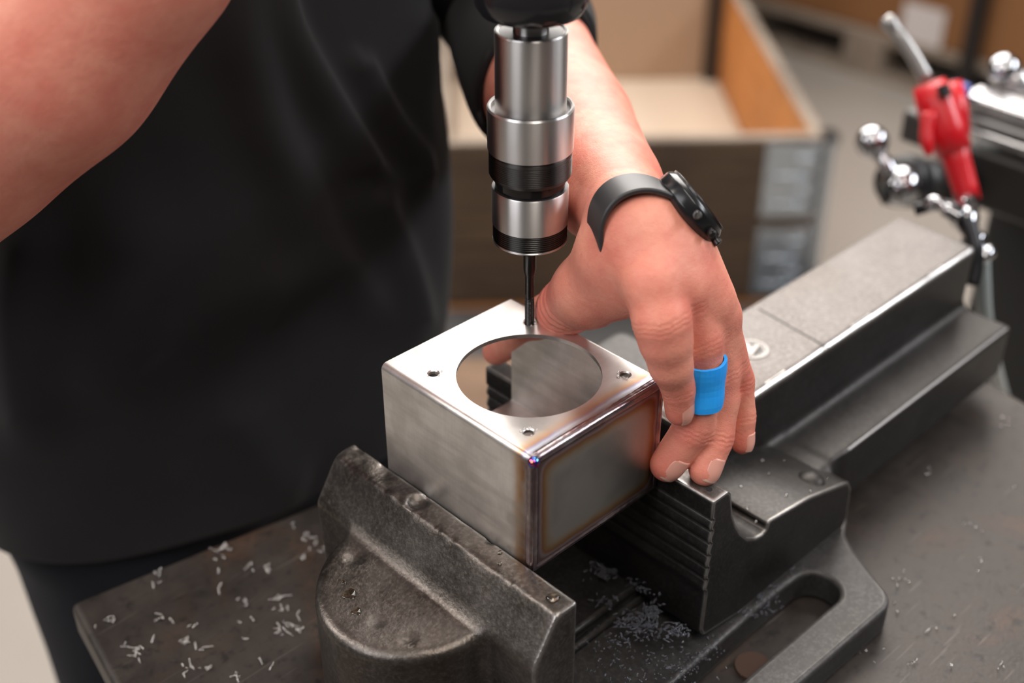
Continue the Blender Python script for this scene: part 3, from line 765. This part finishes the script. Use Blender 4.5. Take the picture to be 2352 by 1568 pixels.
# fingernails
def nail(D, T, r, n, wid, ln, back=.2, tip=.5):
    a = (T-D)/np.linalg.norm(T-D); n = n-a*(n@a); n /= np.linalg.norm(n); s = np.cross(a, n)
    V, F = [], []; nu, nv = 11, 13
    for j in range(nv):
        v = j/(nv-1); L = (v-.60)*ln
        for i in range(nu):
            u = (i/(nu-1)-.5)*2; w = wid*.5*math.sqrt(max(0.02, 1-abs(2*v-1)**4*.55)) if v < .5 else wid*.5*(1-.10*(v-.5))
            th = u*w/r; cur = 1-(max(0, v-.35)/.65)**2*.12-(abs(u)**3)*.015
            base = T+a*(L-.5*(abs(u)**2)*v*1.2)
            drop = max(0, L+1)**2*.022
            V.append(base+(n*math.cos(th)+s*math.sin(th))*(r*cur+.3)-n*drop)
    k = nu*nv
    V += [p-n*.9 for p in V[:]]
    for j in range(nv-1):
        for i in range(nu-1):
            q = j*nu+i; F.append((q, q+1, q+nu+1, q+nu)); F.append((k+q, k+q+nu, k+q+nu+1, k+q+1))
    for j in range(nv-1):
        q = j*nu; F.append((q, q+nu, k+q+nu, k+q)); q += nu-1; F.append((q, k+q, k+q+nu, q+nu))
    for i in range(nu-1):
        F.append((i, k+i, k+i+1, i+1)); q = (nv-1)*nu+i; F.append((q, q+1, k+q+1, k+q))
    fe = [f for f in F if all((x % k)//nu >= nv-2 for x in f)]
    return V, F, [i for i, f in enumerate(F) if all((x % k)//nu >= nv-2 for x in f)]
for D, T, r, n, w, L in ((J['iD'], J['iT'], 7.9, RR*.62-FF*.75, 11.5, 13.5), (J['mD'], J['mT'], 9.9, RR*.55-FF*.78-UU*.05, 13.5, 15.5), (J['rD'], J['rT'], 9.1, RR*.60-FF*.75-UU*.0, 12.5, 14.5), (J['pD'], J['pT'], 6.8, RR*.75-FF*.6, 9.5, 11)):
    V, F, ed = nail(D, T, r, n, w, L)
    o = mk('fingernail', V, F, M['nail'], body, smooth=True)
    o.data.materials.append(M['nail_edge'])
    for i in ed: o.data.polygons[i].material_index = 1
# blue tape around the middle finger
def band(P, R, seg=30, n=10, th=.7, skew=0.):
    V, F = [], []; P = [np.asarray(p, float) for p in P]; m = len(P); d0 = P[-1]-P[0]; d0 = d0/np.linalg.norm(d0); s = np.cross(d0, UU); s /= np.linalg.norm(s); q = np.cross(s, d0)
    for lay in (0, 1):
        for j in range(m):
            for i in range(seg):
                t_ = 2*math.pi*i/seg; rr = R[j]+(th if lay == 0 else -1.0)+.22*math.sin(3*t_+j*.5)+.14*math.sin(7*t_+1)
                off = d0*skew*math.cos(t_+.8)*(1 if j else .6)
                V.append(P[j]+off+(s*math.cos(t_)+q*math.sin(t_))*rr)
    for lay in (0, 1):
        for j in range(m-1):
            for i in range(seg):
                k = (i+1) % seg; b = lay*m*seg; F.append((b+j*seg+i, b+j*seg+k, b+(j+1)*seg+k, b+(j+1)*seg+i)[::1 if lay == 0 else -1])
    for j in (0, m-1):
        for i in range(seg): k = (i+1) % seg; F.append((j*seg+i, m*seg+j*seg+i, m*seg+j*seg+k, j*seg+k))
    return V, F
tp0, tp1 = at(1612, 822, 664), at(1607, 922, 677)
PP = [tp0+(tp1-tp0)*t for t in np.linspace(0, 1, 9)]
tape_o = mk('finger_tape', *band(PP, [12.6-.7*t+.25*math.sin(9*t) for t in np.linspace(0, 1, 9)], skew=.7), M['tape'], body, smooth=False, label='bright blue tape wrapped around the middle finger')
# wristwatch
wa, nw, sw = WA, NW, SW; wc = at(1492, 550, 655)
def strap(c, a, n, s, ra, rb, w, th, seg=96):
    V, F = [], []
    for lay, rr in ((0, 0.), (1, th)):
        for j, off in enumerate((-w/2, w/2)):
            for i in range(seg):
                t_ = 2*math.pi*i/seg; V.append(c+a*off+n*(ra+rr)*math.cos(t_)+s*(rb+rr)*math.sin(t_))
    def Q(l, j, i): return (l*2+j)*seg+i % seg
    for i in range(seg):
        F += [(Q(1, 0, i), Q(1, 0, i+1), Q(1, 1, i+1), Q(1, 1, i)), (Q(0, 0, i), Q(0, 1, i), Q(0, 1, i+1), Q(0, 0, i+1)), (Q(0, 0, i), Q(0, 0, i+1), Q(1, 0, i+1), Q(1, 0, i)), (Q(0, 1, i), Q(1, 1, i), Q(1, 1, i+1), Q(0, 1, i+1))]
    return V, F
st_ = mk('wristwatch', *strap(wc, wa, nw, sw, 23.8, 34, 22, 3.0), M['strap'], per, label='black sports watch with a rubber strap')
bevel(st_, .9, 2, 40)
cc = wc+nw*19.5-sw*0
case = mk('watch_case', *lathe([(17, 0), (20, 1.5), (21.3, 4), (21.3, 9.5), (19.6, 11.8), (19, 12)], cc, 64, nw), M['case'], st_, smooth=False)
bevel(case, .4, 2, 25)
mk('watch_bezel', *lathe([(19.2, 11.8), (19.4, 13), (18.4, 13.4), (17.8, 12.8)], cc, 64, nw), M['turned_dark'], st_)
mk('watch_glass', *lathe([(18, 12.4), (18, 12.9)], cc, 48, nw), M['glass'], st_)
for a in (-.9, -.3, .3):
    d = wa*math.cos(a)+sw*math.sin(a); mk('watch_button', *lathe([(2.2, 0), (2.4, .8), (2.4, 3), (1.6, 3.6)], cc+nw*6.5+d*20.8, 20, d), M['turned_dark'], st_)
# --- shirt
def shirt():
    nu, nz = 300, 190; zs = np.linspace(-258, 350, nz); th = np.linspace(0, 2*np.pi, nu, endpoint=False)
    ang = math.radians(-14); ca, sa = math.cos(ang), math.sin(ang)
    V = np.zeros((nz, nu, 3))
    for j, z in enumerate(zs):
        t_ = (z+232)/582
        rx = 203+10*math.exp(-((z+60)/120)**2)+ (0 if z < 0 else -6*min(1, z/200)); ry = 128+18*math.exp(-((z+90)/110)**2)-4*t_
        if z > 250: q = (z-250)/100; rx *= math.sqrt(max(.05, 1-q*q*.75)); ry *= math.sqrt(max(.1, 1-q*q*.7))
        if z < -150: rx += (z+150)*.06; ry += (z+150)*.10
        cx, cyy = 64+10*t_, 440+8*t_
        c, s = np.cos(th), np.sin(th); e = .88
        px_ = rx*np.sign(c)*np.abs(c)**e; py_ = ry*np.sign(s)*np.abs(s)**e
        V[j] = np.stack([cx+px_*ca-py_*sa, cyy+px_*sa+py_*ca, np.full(nu, z)], 1)
    P = V.reshape(-1, 3); c = np.array([92, 432, 0]); n = P-c; n[:, 2] = 0; n /= np.linalg.norm(n, axis=1, keepdims=True)
    X, Y = px(P); front = (n@FF < .15)
    disp = np.zeros(len(P))
    def ridge(pts, w0, amp, w1=None):
        pts = spline([np.array(p+(0,), float) for p in pts], 8); best = np.full(len(P), 1e9); sg = np.zeros(len(P)); par = np.zeros(len(P))
        m = len(pts)-1
        for i in range(m):
            a, b = pts[i], pts[i+1]; dx, dy = b[0]-a[0], b[1]-a[1]; L = dx*dx+dy*dy+1e-9
            t_ = np.clip(((X-a[0])*dx+(Y-a[1])*dy)/L, 0, 1); qx, qy = X-a[0]-t_*dx, Y-a[1]-t_*dy; d = np.hypot(qx, qy); u = d < best
            best = np.where(u, d, best); sg = np.where(u, np.sign(qx*dy-qy*dx), sg); par = np.where(u, (i+t_)/m, par)
        w = np.where(sg > 0, w0, w1 or w0)
        return 1.35*amp*np.exp(-(best/w)**2)*np.minimum(1, (1-par)*4+.0)*front
    disp += ridge([(630, -80), (655, 30), (700, 130), (800, 305), (845, 375), (935, 450)], 28, 11, 60)
    disp += ridge([(540, -80), (560, 60), (590, 170), (625, 290), (680, 400), (745, 560), (850, 700), (900, 800)], 45, 10, 70)
    disp += ridge([(835, 150), (890, 262), (955, 375), (985, 470)], 22, 7, 38)
    disp += ridge([(860, 470), (905, 560), (950, 700), (960, 820)], 40, 8, 55)
    disp += ridge([(980, 60), (965, 250), (990, 420)], 40, 5)
    disp += ridge([(430, 760), (520, 690), (640, 650), (720, 690)], 70, 7, 90)
    disp += ridge([(60, 560), (40, 700), (60, 900), (110, 1060)], 70, 8)
    disp += ridge([(300, 560), (260, 760), (250, 960)], 110, 8)
    disp += ridge([(560, 980), (640, 1080), (720, 1110)], 60, 5)
    a = np.arctan2(n[:, 1], n[:, 0]); disp += 2.2*np.sin(a*7+P[:, 2]*.012)*np.exp(-((P[:, 2]+258)/80)**2)
    P = P+n*disp[:, None]
    P[:, 2] -= np.where(P[:, 2] < -215, 6*np.sin(a*2+.6), 0)*((-215-P[:, 2])/50).clip(0, 1)
    F = []
    for j in range(nz-1):
        i = np.arange(nu); k = (i+1) % nu; F.append(np.stack([j*nu+i, j*nu+k, (j+1)*nu+k, (j+1)*nu+i], 1))
    return P, np.concatenate(F)
sV, sF = shirt()
# sleeves as short open tubes
def sleeve(pts, rad, seg=80, n=14, bump=3.):
    pts = spline(pts, n); m = len(pts); rad = np.interp(np.linspace(0, 1, m), np.linspace(0, 1, len(rad)), rad); V, F = [], []
    up = np.array([0, 0, 1.])
    for i, p in enumerate(pts):
        d = pts[min(i+1, m-1)]-pts[max(i-1, 0)]; d /= np.linalg.norm(d); s = np.cross(d, up); s /= np.linalg.norm(s); q = np.cross(s, d)
        for k in range(seg):
            t_ = 2*math.pi*k/seg; V.append(p+(s*math.cos(t_)+q*math.sin(t_))*(rad[i]+bump*math.sin(3*t_+i*.12)*.5))
    F = [(j*seg+k, j*seg+(k+1) % seg, (j+1)*seg+(k+1) % seg, (j+1)*seg+k) for j in range(m-1) for k in range(seg)]
    # turned hem: inner ring
    b = len(V); p = pts[-1]
    for k in range(seg): V.append(np.array(V[(m-1)*seg+k])*.93+p*.07)
    for k in range(seg): V.append(np.array(V[(m-1)*seg+k])*.93+p*.07-d*25)
    F += [((m-1)*seg+k, (m-1)*seg+(k+1) % seg, b+(k+1) % seg, b+k) for k in range(seg)]+[(b+k, b+(k+1) % seg, b+seg+(k+1) % seg, b+seg+k) for k in range(seg)]
    return V, F
A1 = sleeve([(215, 440, 330), (235, 440, 290), J['elb']+(np.array([235, 440, 300])-J['elb'])*.35, J['elb'], J['fa0'], J['fa0']*.82+J['fa1']*.18], [78, 68, 61, 55, 51, 48.5])
def tilt(A, n0, m):      # hem hangs lower on the inner side of the arm
    V = A[0]; d = J['fa1']-J['fa0']; d /= np.linalg.norm(d); s = RR-d*(RR@d); s /= np.linalg.norm(s)
    c = J['fa0']*.82+J['fa1']*.18
    for i in range(len(V)):
        q = np.asarray(V[i])-c; w = max(0., min(1., (q@d+60)/60)); V[i] = V[i]+d*w*(8-26*(q@s)/50)
tilt(A1, 0, 0)
A2 = sleeve([(-30, 440, 320), (-90, 440, 300), (-150, 430, 270)], [80, 74, 70])
n0 = len(sV); V = np.concatenate([sV, np.array(A1[0]), np.array(A2[0])])
F = np.concatenate([sF, np.array(A1[1])+n0, np.array(A2[1])+n0+len(A1[0])])
sh = mk('t_shirt', V, F, M['shirt'], per, smooth=True, label='plain black t-shirt with long diagonal folds')
md = sh.modifiers.new('thickness', 'SOLIDIFY'); md.thickness = .0016; md.offset = -1
# --- trousers
G = Grid((-170, 260, -1090), (340, 600, -170), 7.)
for a, b, ra, rb, k in (((0, 440, -250), (175, 435, -250), 108, 104, 30), ((-10, 440, -310), (-20, 430, -620), 98, 78, 30), ((-20, 425, -620), (-30, 440, -1010), 78, 62, 20), ((185, 440, -310), (205, 432, -620), 98, 78, 30), ((205, 430, -620), (215, 440, -1010), 78, 62, 20)):
    G.capsule(a, b, ra, rb, k)
X, Y, Z = G.full(); G.F = smax(G.F, Z+190, 6.); G.F = smax(G.F, -1040-Z, 3.)
G.F = G.F+1.6*np.sin(Z*.05+X*.03)*np.sin(X*.06)
V, F = nets(G); V[:, 0] += 0; V[:, 1] += 20; mk('trousers', V, F, M['trousers'], per, smooth=True, label='dark navy work trousers')
for sx in (-30, 215):
    G = Grid((sx-70, 290, -1097), (sx+70, 520, -980), 6.)
    G.capsule((sx, 460, -1040), (sx, 350, -1060), 48, 42, 10); X, Y, Z = G.full(); G.F = smax(G.F, -1093-Z, 3.)
    V, F = nets(G); mk('shoe', V, F, M['black_plastic'], per, smooth=True)

# ================================================================== OIL DROPLETS + SWARF
def blob(c, rx, ry, h, seed, nrm=(0, 0, 1)):
    n = np.asarray(nrm, float); n /= np.linalg.norm(n); s = np.cross(n, [0, 1, 0]); s /= np.linalg.norm(s); q = np.cross(n, s); V, F = [], []; R, K = 8, 28
    for j in range(R):
        a = j/(R-1)*math.pi/2
        for i in range(K):
            t_ = 2*math.pi*i/K; w = 1+.16*math.sin(2*t_+seed)+.1*math.sin(3*t_+seed*2)
            V.append(np.asarray(c)+s*rx*w*math.cos(a)*math.cos(t_)+q*ry*w*math.cos(a)*math.sin(t_)+n*(h*math.sin(a)-.15))
    for j in range(R-1):
        for i in range(K): k = (i+1) % K; F.append((j*K+i, j*K+k, (j+1)*K+k, (j+1)*K+i))
    F.append(tuple(range(K))[::-1]); F.append(tuple((R-1)*K+i for i in range(K))); return V, F
for (c, rx, ry, h, lab, nn) in [((-7.5, -22.5, -70), 3.2, 3.2, 1.6, 'round oil drop on the near end of the front jaw top', (0, 0, 1)),
                            ((-61, 77, -101.0), 3.4, 4.6, .7, 'largest oil blot on the boss of the front jaw', (-.1, 0, 1)),
                            ((-66, 64.5, -101.5), 2.4, 3.4, .7, 'oval oil blot on the boss, right of the largest blot', (-.1, 0, 1)),
                            ((-58, 86, -100.7), 1.6, 1.8, .6, 'tiny oil drop on the boss, left of the largest blot', (-.1, 0, 1)),
                            ((-3.6, 20, -70), 1.3, 1.3, .6, 'tiny oil drop on the jaw top by the box corner', (0, 0, 1)),
                            ((-9.5, 14, -70), 1.1, 1.1, .5, 'tiny oil drop on the jaw top near its outer edge', (0, 0, 1))]:
    mk('oil_droplet', *blob(c, rx, ry, h, c[1], nn), M['oil'], smooth=True, label=lab, cat='oil drop', group='oil drops on the front jaw')
def onz(x, y, z):
    d = FF+RR*(x-1176)/FPX-UU*(y-784)/FPX; t_ = (z-CAM[2])/d[2]; return CAM+d*t_
def chips(pts, n, z, spread, tmin, tmax, rc=.62, rw=.26):
    L = []
    for _ in range(n):
        p = pts[rng.integers(len(pts))]; c = onz(p[0]+rng.normal()*spread, p[1]+rng.normal()*spread*.7, z)
        a = rng.uniform(0, 6.28); L.append(curl((c[0], c[1], z+rc+rw+rng.uniform(0, 1.)), rng.uniform(tmin, tmax), rc*rng.uniform(.7, 1.2), rw, (math.cos(a), math.sin(a), rng.uniform(-.05, .1)), rng.uniform(.6, .95), 3, 8))
    return join(*L)
P1 = [(515, 1262), (515, 1262), (510, 1290), (390, 1400), (400, 1430), (385, 1410), (440, 1445), (230, 1435), (260, 1425), (290, 1420), (350, 1465), (290, 1480), (305, 1490), (320, 1495), (310, 1510), (500, 1355), (508, 1340), (560, 1375), (545, 1340), (580, 1305), (612, 1310), (640, 1380), (645, 1375), (630, 1400), (655, 1395), (680, 1415), (665, 1440), (650, 1450), (685, 1450), (670, 1490), (690, 1440), (640, 1445), (600, 1520), (620, 1525), (565, 1395), (585, 1430), (425, 1480), (440, 1495), (470, 1480), (450, 1545), (475, 1535), (430, 1540), (360, 1325), (357, 1345), (715, 1250), (735, 1265), (705, 1240), (670, 1210), (665, 1205), (695, 1285), (575, 1470), (535, 1430), (550, 1550)]
mk('metal_shavings', *chips(P1, 130, -195, 8, 2.0, 8.0, .6, .15), M['chip'], smooth=True, kind='stuff', label='bright curled metal shavings scattered on the bench left of the vise', cat='shavings')
P2 = [(2320, 1130), (2310, 970), (2120, 1085), (2235, 1190), (2245, 1295), (2050, 1400), (2130, 1450), (2300, 1540), (2010, 1500), (2160, 1530), (2030, 1490), (2090, 1520), (1990, 1460), (2070, 1330), (2270, 1220), (2200, 1420), (2290, 960), (1680, 1530), (1720, 1555), (1740, 1560), (1900, 1480)]
mk('metal_shavings', *chips(P2, 60, -195, 14, .6, 1.6), M['chip'], smooth=True, kind='stuff', label='sparse bright metal specks on the bench right of the vise', cat='shavings')
P3 = [(x, y) for x, y in zip(rng.uniform(1370, 1560, 26), rng.uniform(1310, 1480, 26))]
P4 = [(1500+a*330+rng.normal()*12, 1600-a*280+rng.normal()*14) for a in rng.uniform(0, 1, 30)]
L = [chips(P3, 420, -158, 14, 1., 5., .55, .17), chips(P3, 160, -153, 12, 1., 4., .55, .17), chips(P4, 300, -171.5, 14, .6, 2.6, .5, .16), chips([(1450, 1540), (1500, 1520), (1400, 1500), (1550, 1540)], 160, -166, 40, .8, 3., .5, .16)]
mk('swarf_pile', *join(*L), M['chip_dark'], smooth=True, kind='stuff', label='dark heap of curled swarf in the gap between the vise jaws', cat='swarf')
L = []
for (x, y) in [(1700, 1120), (1715, 1170), (1765, 1090), (1800, 1060), (1805, 1140), (1860, 1130), (1750, 1060), (1735, 1200), (1900, 1100)]:
    c = onz(x, y, -118); zt = -111.5-max(0, c[0]-160)*.1625-max(0, c[0]-200)*.14; c = onz(x, y, zt); L.append(curl((c[0], c[1], zt+.7), 1.2, .6, .25, (1, 0, 0), .8, 3, 8))
mk('metal_shavings', *join(*L), M['chip'], smooth=True, kind='stuff', label='few metal specks on the ledge behind the fixed jaw', cat='shavings')

# ================================================================== AIR BLOW GUN hung on the anvil end
gun = thing('air_blow_gun', 'red air blow gun with a long grey nozzle hanging behind the anvil end', 'blow gun', at(2200, 480, 1090))
GD = 1110
mk('nozzle', *tube(spline([at(2128, 182, GD), at(2095, 125, GD), at(2060, 75, GD), at(2032, 40, GD)], 6), [6.5]*12+[6, 6, 6.5, 7.5, 7.5, 7, 5], 20), plain('grey nozzle tube', (.33, .32, .31), .3, .6), gun, smooth=True)
mk('gun_head', *tube([at(2133, 192, GD), at(2150, 240, GD), at(2172, 300, GD), at(2192, 350, GD)], [14, 17, 18, 15], 24), M['red'], gun, smooth=True)
v, f = tube([at(2182, 190, GD), at(2192, 250, GD), at(2200, 310, GD)], [10, 12, 11], 16); mk('hanging_hook', v, f, M['red'], gun, smooth=True)
mk('handle', *tube([at(2178, 300, GD), at(2198, 370, GD), at(2216, 430, GD), at(2224, 462, GD)], [15, 12, 11, 11], 24), M['red'], gun, smooth=True)
mk('trigger', *tube(spline([at(2135, 260, GD-14), at(2128, 310, GD-14), at(2134, 358, GD-14)], 5), [6]*8+[5, 4, 2], 14), M['red'], gun, smooth=True)
mk('hook_eye', *tube([at(2165, 195, GD-20), at(2172, 222, GD-20)], [5, 5.5], 14), M['hole'], gun)
GC = 1010
mk('coupling', *tube(spline([at(2224, 462, 1090), at(2210, 482, 1050), at(2218, 506, GC), at(2232, 540, GC), at(2248, 580, GC)], 6), [9, 9, 10, 10, 12, 12, 13, 13, 12, 9, 9, 11, 11, 10, 8, 8, 8, 7, 8, 10, 10, 9, 9, 9, 9], 24), M['bright'], gun, smooth=True, label='chrome hose coupling')
mk('release_ring', *tube([at(2248, 575, GC), at(2258, 592, GC), at(2264, 600, GC)], [11, 12, 9], 20), M['bright'], gun, smooth=True)
mk('hanger_bracket', *tube(spline([at(2100, 482, 1020), at(2150, 470, 1015), at(2190, 480, 1010), at(2222, 512, 1004), at(2238, 560, 1000), at(2240, 610, 1000), at(2232, 655, 1000)], 6), [5]*12+[6]*12+[6.5]*13, 16), plain('black bracket steel', (.02, .02, .022), .3, .6), gun, smooth=True)
mk('chrome_link', *tube(spline([at(2128, 474, 1010), at(2150, 462, 1005), at(2172, 480, 1003), at(2205, 500, 1000)], 6), [5.5]*6+[4.5]*6+[6]*7, 16), M['bright'], gun, smooth=True)
hs = [at(2256, 596, GC), at(2258, 650, 1020), at(2262, 720, 1040), at(2275, 800, 1080), at(2300, 900, 1200), at(2330, 1000, 1400)]
mk('air_hose', *tube(spline(hs, 8), 6.2, 18), M['hose'], gun, smooth=True, label='grey translucent air hose')

# ================================================================== SECOND VISE ON A STAND (right background)
m2 = thing('machine_vise', 'second vise with bright steel bars and a black body, out of focus at the right', 'vise', at(2500, 1000, 1300)*np.array([1, 1, 0])+np.array([0, 0, -1095.]))
D2 = 1260
def hdir(x0, y0, x1, y1, d, dz=0):       # horizontal direction through two seen points
    a = at(x0, y0, d); q = FF+RR*(x1-1176)/FPX-UU*(y1-784)/FPX; b = CAM+q*((a[2]+dz-CAM[2])/q[2]); w = b-a; return a, w/np.linalg.norm(w)
a0, ux = hdir(2205, 215, 2352, 262, D2); ux[2] = 0; ux /= np.linalg.norm(ux); uy = np.array([-ux[1], ux[0], 0]); uz = np.array([0, 0, 1.])
if uy @ FF < 0: uy = -uy
def bar(x, y, w, h, L, z=0, d=D2, back=0.): c = at(x, y, d)+ux*(L/2)+uy*(w/2+back)-uz*(h/2)+uz*z; return obox(c, ux, uy, uz, L/2, w/2, h/2)
v, f = bar(2208, 212, 34, 16, 230); bevel(mk('rail', v, f, M['rail'], m2, label='wide bright top rail'), 4, 3)
v, f = bar(2215, 262, 26, 8, 220); bevel(mk('rail', v, f, plain('dull grey rail', (.26, .25, .25), .35, .8), m2), 2, 3)
v, f = bar(2222, 292, 26, 8, 220); bevel(mk('rail', v, f, M['rail'], m2), 2, 3)
v, f = bar(2235, 235, 110, 12, 220, back=40); bevel(mk('rail', v, f, plain('soft grey plate', (.36, .34, .34), .35, .8), m2), 3, 3)
v, f = bar(2210, 330, 90, 62, 230, d=D2+10); bevel(mk('vise_body', v, f, plain('black vise paint', (.014, .013, .012), .45), m2), 6, 3)
v, f = bar(2075, 252, 50, 34, 40, d=D2+40); bevel(mk('end_block', v, f, plain('dark end block', (.03, .026, .024), .45), m2), 4, 3)
v, f = bar(2130, 205, 20, 8, 60, d=D2+46); bevel(mk('end_cap', v, f, M['rail'], m2), 2, 3)
cpt = at(2200, 205, D2-5); mk('stop_screw', *lathe([(6, -8), (8, -4), (8, 10), (6, 12)], cpt, 24, ux), M['blue_p'], m2, label='small blue end stop')
kn = at(2305, 162, D2+20); mk('clamp_lever', *tube([kn, at(2330, 185, D2+20), at(2400, 240, D2+20)], [13, 14, 14], 20), M['rail'], m2, smooth=True)
mk('clamp_knob', *ball(kn, 17), M['bright'], m2, smooth=True)
mk('screw_boss', *tube([at(2085, 415, D2-30), at(2115, 420, D2), at(2200, 425, D2+20)], [26, 25, 24], 32), plain('dark boss', (.022, .02, .019), .4), m2, smooth=True)
mk('handle_collar', *tube([at(2062, 418, D2-50), at(2085, 415, D2-30)], [24, 26], 32), M['black_plastic'], m2, smooth=True)
mk('handle_hub', *ball(at(2070, 428, D2-70), 19), M['bright'], m2, smooth=True)
mk('handle_bar', *tube([at(2070, 428, D2-70), at(2040, 385, D2-70), at(2008, 335, D2-70)], 6.5, 16), M['bright'], m2, smooth=True)
mk('handle_ball', *ball(at(2003, 326, D2-70), 15.5), M['bright'], m2, smooth=True, label='chrome ball on the handle end')
mk('handle_stub', *tube([at(2055, 440, D2-70), at(2025, 448, D2-70)], [8, 10], 16), M['black_plastic'], m2, smooth=True)
pc = at(2400, 470, D2+60); v, f = box(pc[0]-20, pc[0]+80, pc[1]-60, pc[1]+50, -1095, pc[2]); bevel(mk('stand_column', v, f, plain('dark stand', (.02, .02, .02), .5), m2), 6, 2)

# ================================================================== WOODEN CRATE
CR = np.array([1800., 948.]); cf = np.array([-.743, .669]); cs = np.array([.669, .743])     # corner, along the near wall, along the right wall
crate = thing('pallet_collar_crate', 'weathered wooden pallet collar crate with galvanised corner hinges behind the person', 'crate', (*(CR+cf*400+cs*600), -1095))
def cbox(a0, a1, b0, b1, z0, z1):
    v = [np.array([*(CR+cf*a+cs*b), z]) for z in (z0, z1) for b in (b0, b1) for a in (a0, a1)]
    return v, [(0, 2, 3, 1), (4, 5, 7, 6), (0, 1, 5, 4), (2, 6, 7, 3), (0, 4, 6, 2), (1, 3, 7, 5)]
for z0, z1 in ((-1075, -888), (-884, -695)):
    for args, nm in (((0, 800, 0, 22), 'dark_wood'), ((0, 22, 22, 1178), 'orange_wood'), ((778, 800, 22, 1178), 'pale_wood'), ((0, 800, 1178, 1200), 'orange_wood')):
        v, f = cbox(*args, z0, z1); bevel(mk('board', v, f, M[nm], crate), 3, 2)
for args in ((0, 800, -1, 23), (-1, 23, 23, 1177)):
    v, f = cbox(*args, -695.5, -690); mk('worn_rim', v, f, M['pale_wood'], crate, label='paler worn top rim')
for z0 in (-1068, -872):
    v, f = cbox(6, 120, -4, -.5, z0, z0+168); h1 = bevel(mk('corner_hinge', v, f, M['galv'], crate), 1, 2)
    v, f = cbox(-4, -.5, 4, 80, z0, z0+168); bevel(mk('corner_hinge', v, f, M['galv'], crate), 1, 2)
    for zz in (30, 62, 95, 135):
        p0 = CR+cf*8+cs*-5; p1 = CR+cf*(104 if zz in (30, 95) else 60)+cs*-5
        mk('hinge_rib', *tube([(*p0, z0+zz), (*p1, z0+zz)], 5, 12), M['galv'], crate, smooth=True)
v, f = cbox(-22, -4, -6, 12, -1080, -700); mk('hinge_pin_post', v, f, M['galv'], crate)
v, f = cbox(-30, 6, 4, 40, -712, -690); mk('hinge_cap', v, f, M['black_plastic'], crate)
v, f = cbox(10, 790, 10, 1190, -1095, -1073); mk('bottom_board', v, f, M['orange_wood'], crate)
sheet = mk('cardboard_sheet', *cbox(26, 774, 26, 1170, -978, -970), M['card_pale'], label='pale flat cardboard lying inside the wooden crate', cat='cardboard')
v, f = cbox(26, 774, 40, 1160, -1072, -979); bevel(mk('packed_carton', v, f, M['card_tan'], label='closed tan carton filling the crate below the pale sheet', cat='carton'), 4, 2)
v, f = cbox(66, 760, 1040, 1174, -969.5, -300); bevel(mk('cardboard_box', v, f, M['card_tan'], label='tall tan cardboard box standing in the crate behind the drill', cat='box'), 4, 2)
v, f = cbox(26, 62, 1010, 1060, -969.5, -300); bevel(mk('dark_post', v, f, plain('dark post wood', (.035, .022, .015), .6), label='dark brown upright post standing in the crate beside the tan box', cat='post'), 4, 2)

v, f = cbox(-60, 860, -330, -8, -1095, -1083); bevel(mk('floor_shade', v, f, plain('painted floor shade', (.045, .042, .042), .7), label='dark grey sheet added as shade on the floor along the front of the wooden crate', cat='mat'), 2, 2)  # dark sheet added for the shade on the floor before the crate
ply = thing('plywood_offcut', 'brown plywood board lying on the floor in front of the dark shade sheet', 'board', (1010, 1190, -1083))
v, f = obox((1000, 1180, -1086), (.669, .743, 0), (-.743, .669, 0), (0, 0, 1), 150, 400, 9); bevel(mk('board_panel', v, f, M['brown_ply'], ply), 2, 2)
v, f = obox((990, 1170, -1067.8), (.669, .743, 0), (-.743, .669, 0), (0, 0, 1), 140, 380, 9); bevel(mk('board_panel', v, f, M['brown_ply'], ply), 2, 2)
# ================================================================== PALLET WITH CARTON (far right)
pal = thing('wooden_pallet', 'pale wooden pallet on the floor under the brown carton', 'pallet', (3480, 1650, -1095))
for y0, y1 in ((1010, 1130), (1560, 1700), (2050, 2200)):
    for x0 in (3080, 3420, 3760):
        v, f = box(x0, x0+100, y0, y1, -1073, -975); mk('block', v, f, M['pale_wood'], pal)
v, f = box(3080, 3200, 1010, 2200, -975, -951); mk('deck_board', v, f, M['pale_wood'], pal)
for x0 in (3230, 3380, 3530, 3680):
    v, f = box(x0, x0+120, 1010, 2200, -975, -951); mk('deck_board', v, f, M['pale_wood'], pal)
for x0 in (3080, 3420, 3760):
    v, f = box(x0, x0+100, 1010, 2200, -1095, -1073); mk('bottom_board', v, f, M['pale_wood'], pal)
crt = thing('large_carton', 'large orange-brown carton with a white label on the far pallet', 'carton', (3480, 1650, -951))
v, f = box(3100, 3860, 1020, 2190, -950.5, -150); bevel(mk('carton_body', v, f, M['card_orange'], crt), 8, 2)
lp = CAM+(FF+RR*(2118-1176)/FPX-UU*(62-784)/FPX)*1.
dd = lp-CAM; t_ = (3097-CAM[0])/dd[0]; lc = CAM+dd*t_
v, f = box(3096.5, 3099.5, lc[1]-68, lc[1]+68, lc[2]-62, lc[2]+62); mk('label_sheet', v, f, M['label'], crt, label='white paper label')
dd = FF+RR*(2235-1176)/FPX-UU*(90-784)/FPX; q = CAM+dd*((3060-CAM[0])/dd[0])
v, f = box(3040, 3078, q[1]-22, q[1]+22, -1095, 300); bevel(mk('black_post', v, f, plain('black post paint', (.012, .010, .009), .5), label='thin black upright post in front of the far carton', cat='post'), 3, 2)
v, f = box(3110, 3800, 250, 960, -1095, -100); bevel(mk('dark_crate', v, f, plain('dark brown board', (.075, .032, .012), .7), label='dark brown wooden case right of the black post', cat='case'), 8, 2)
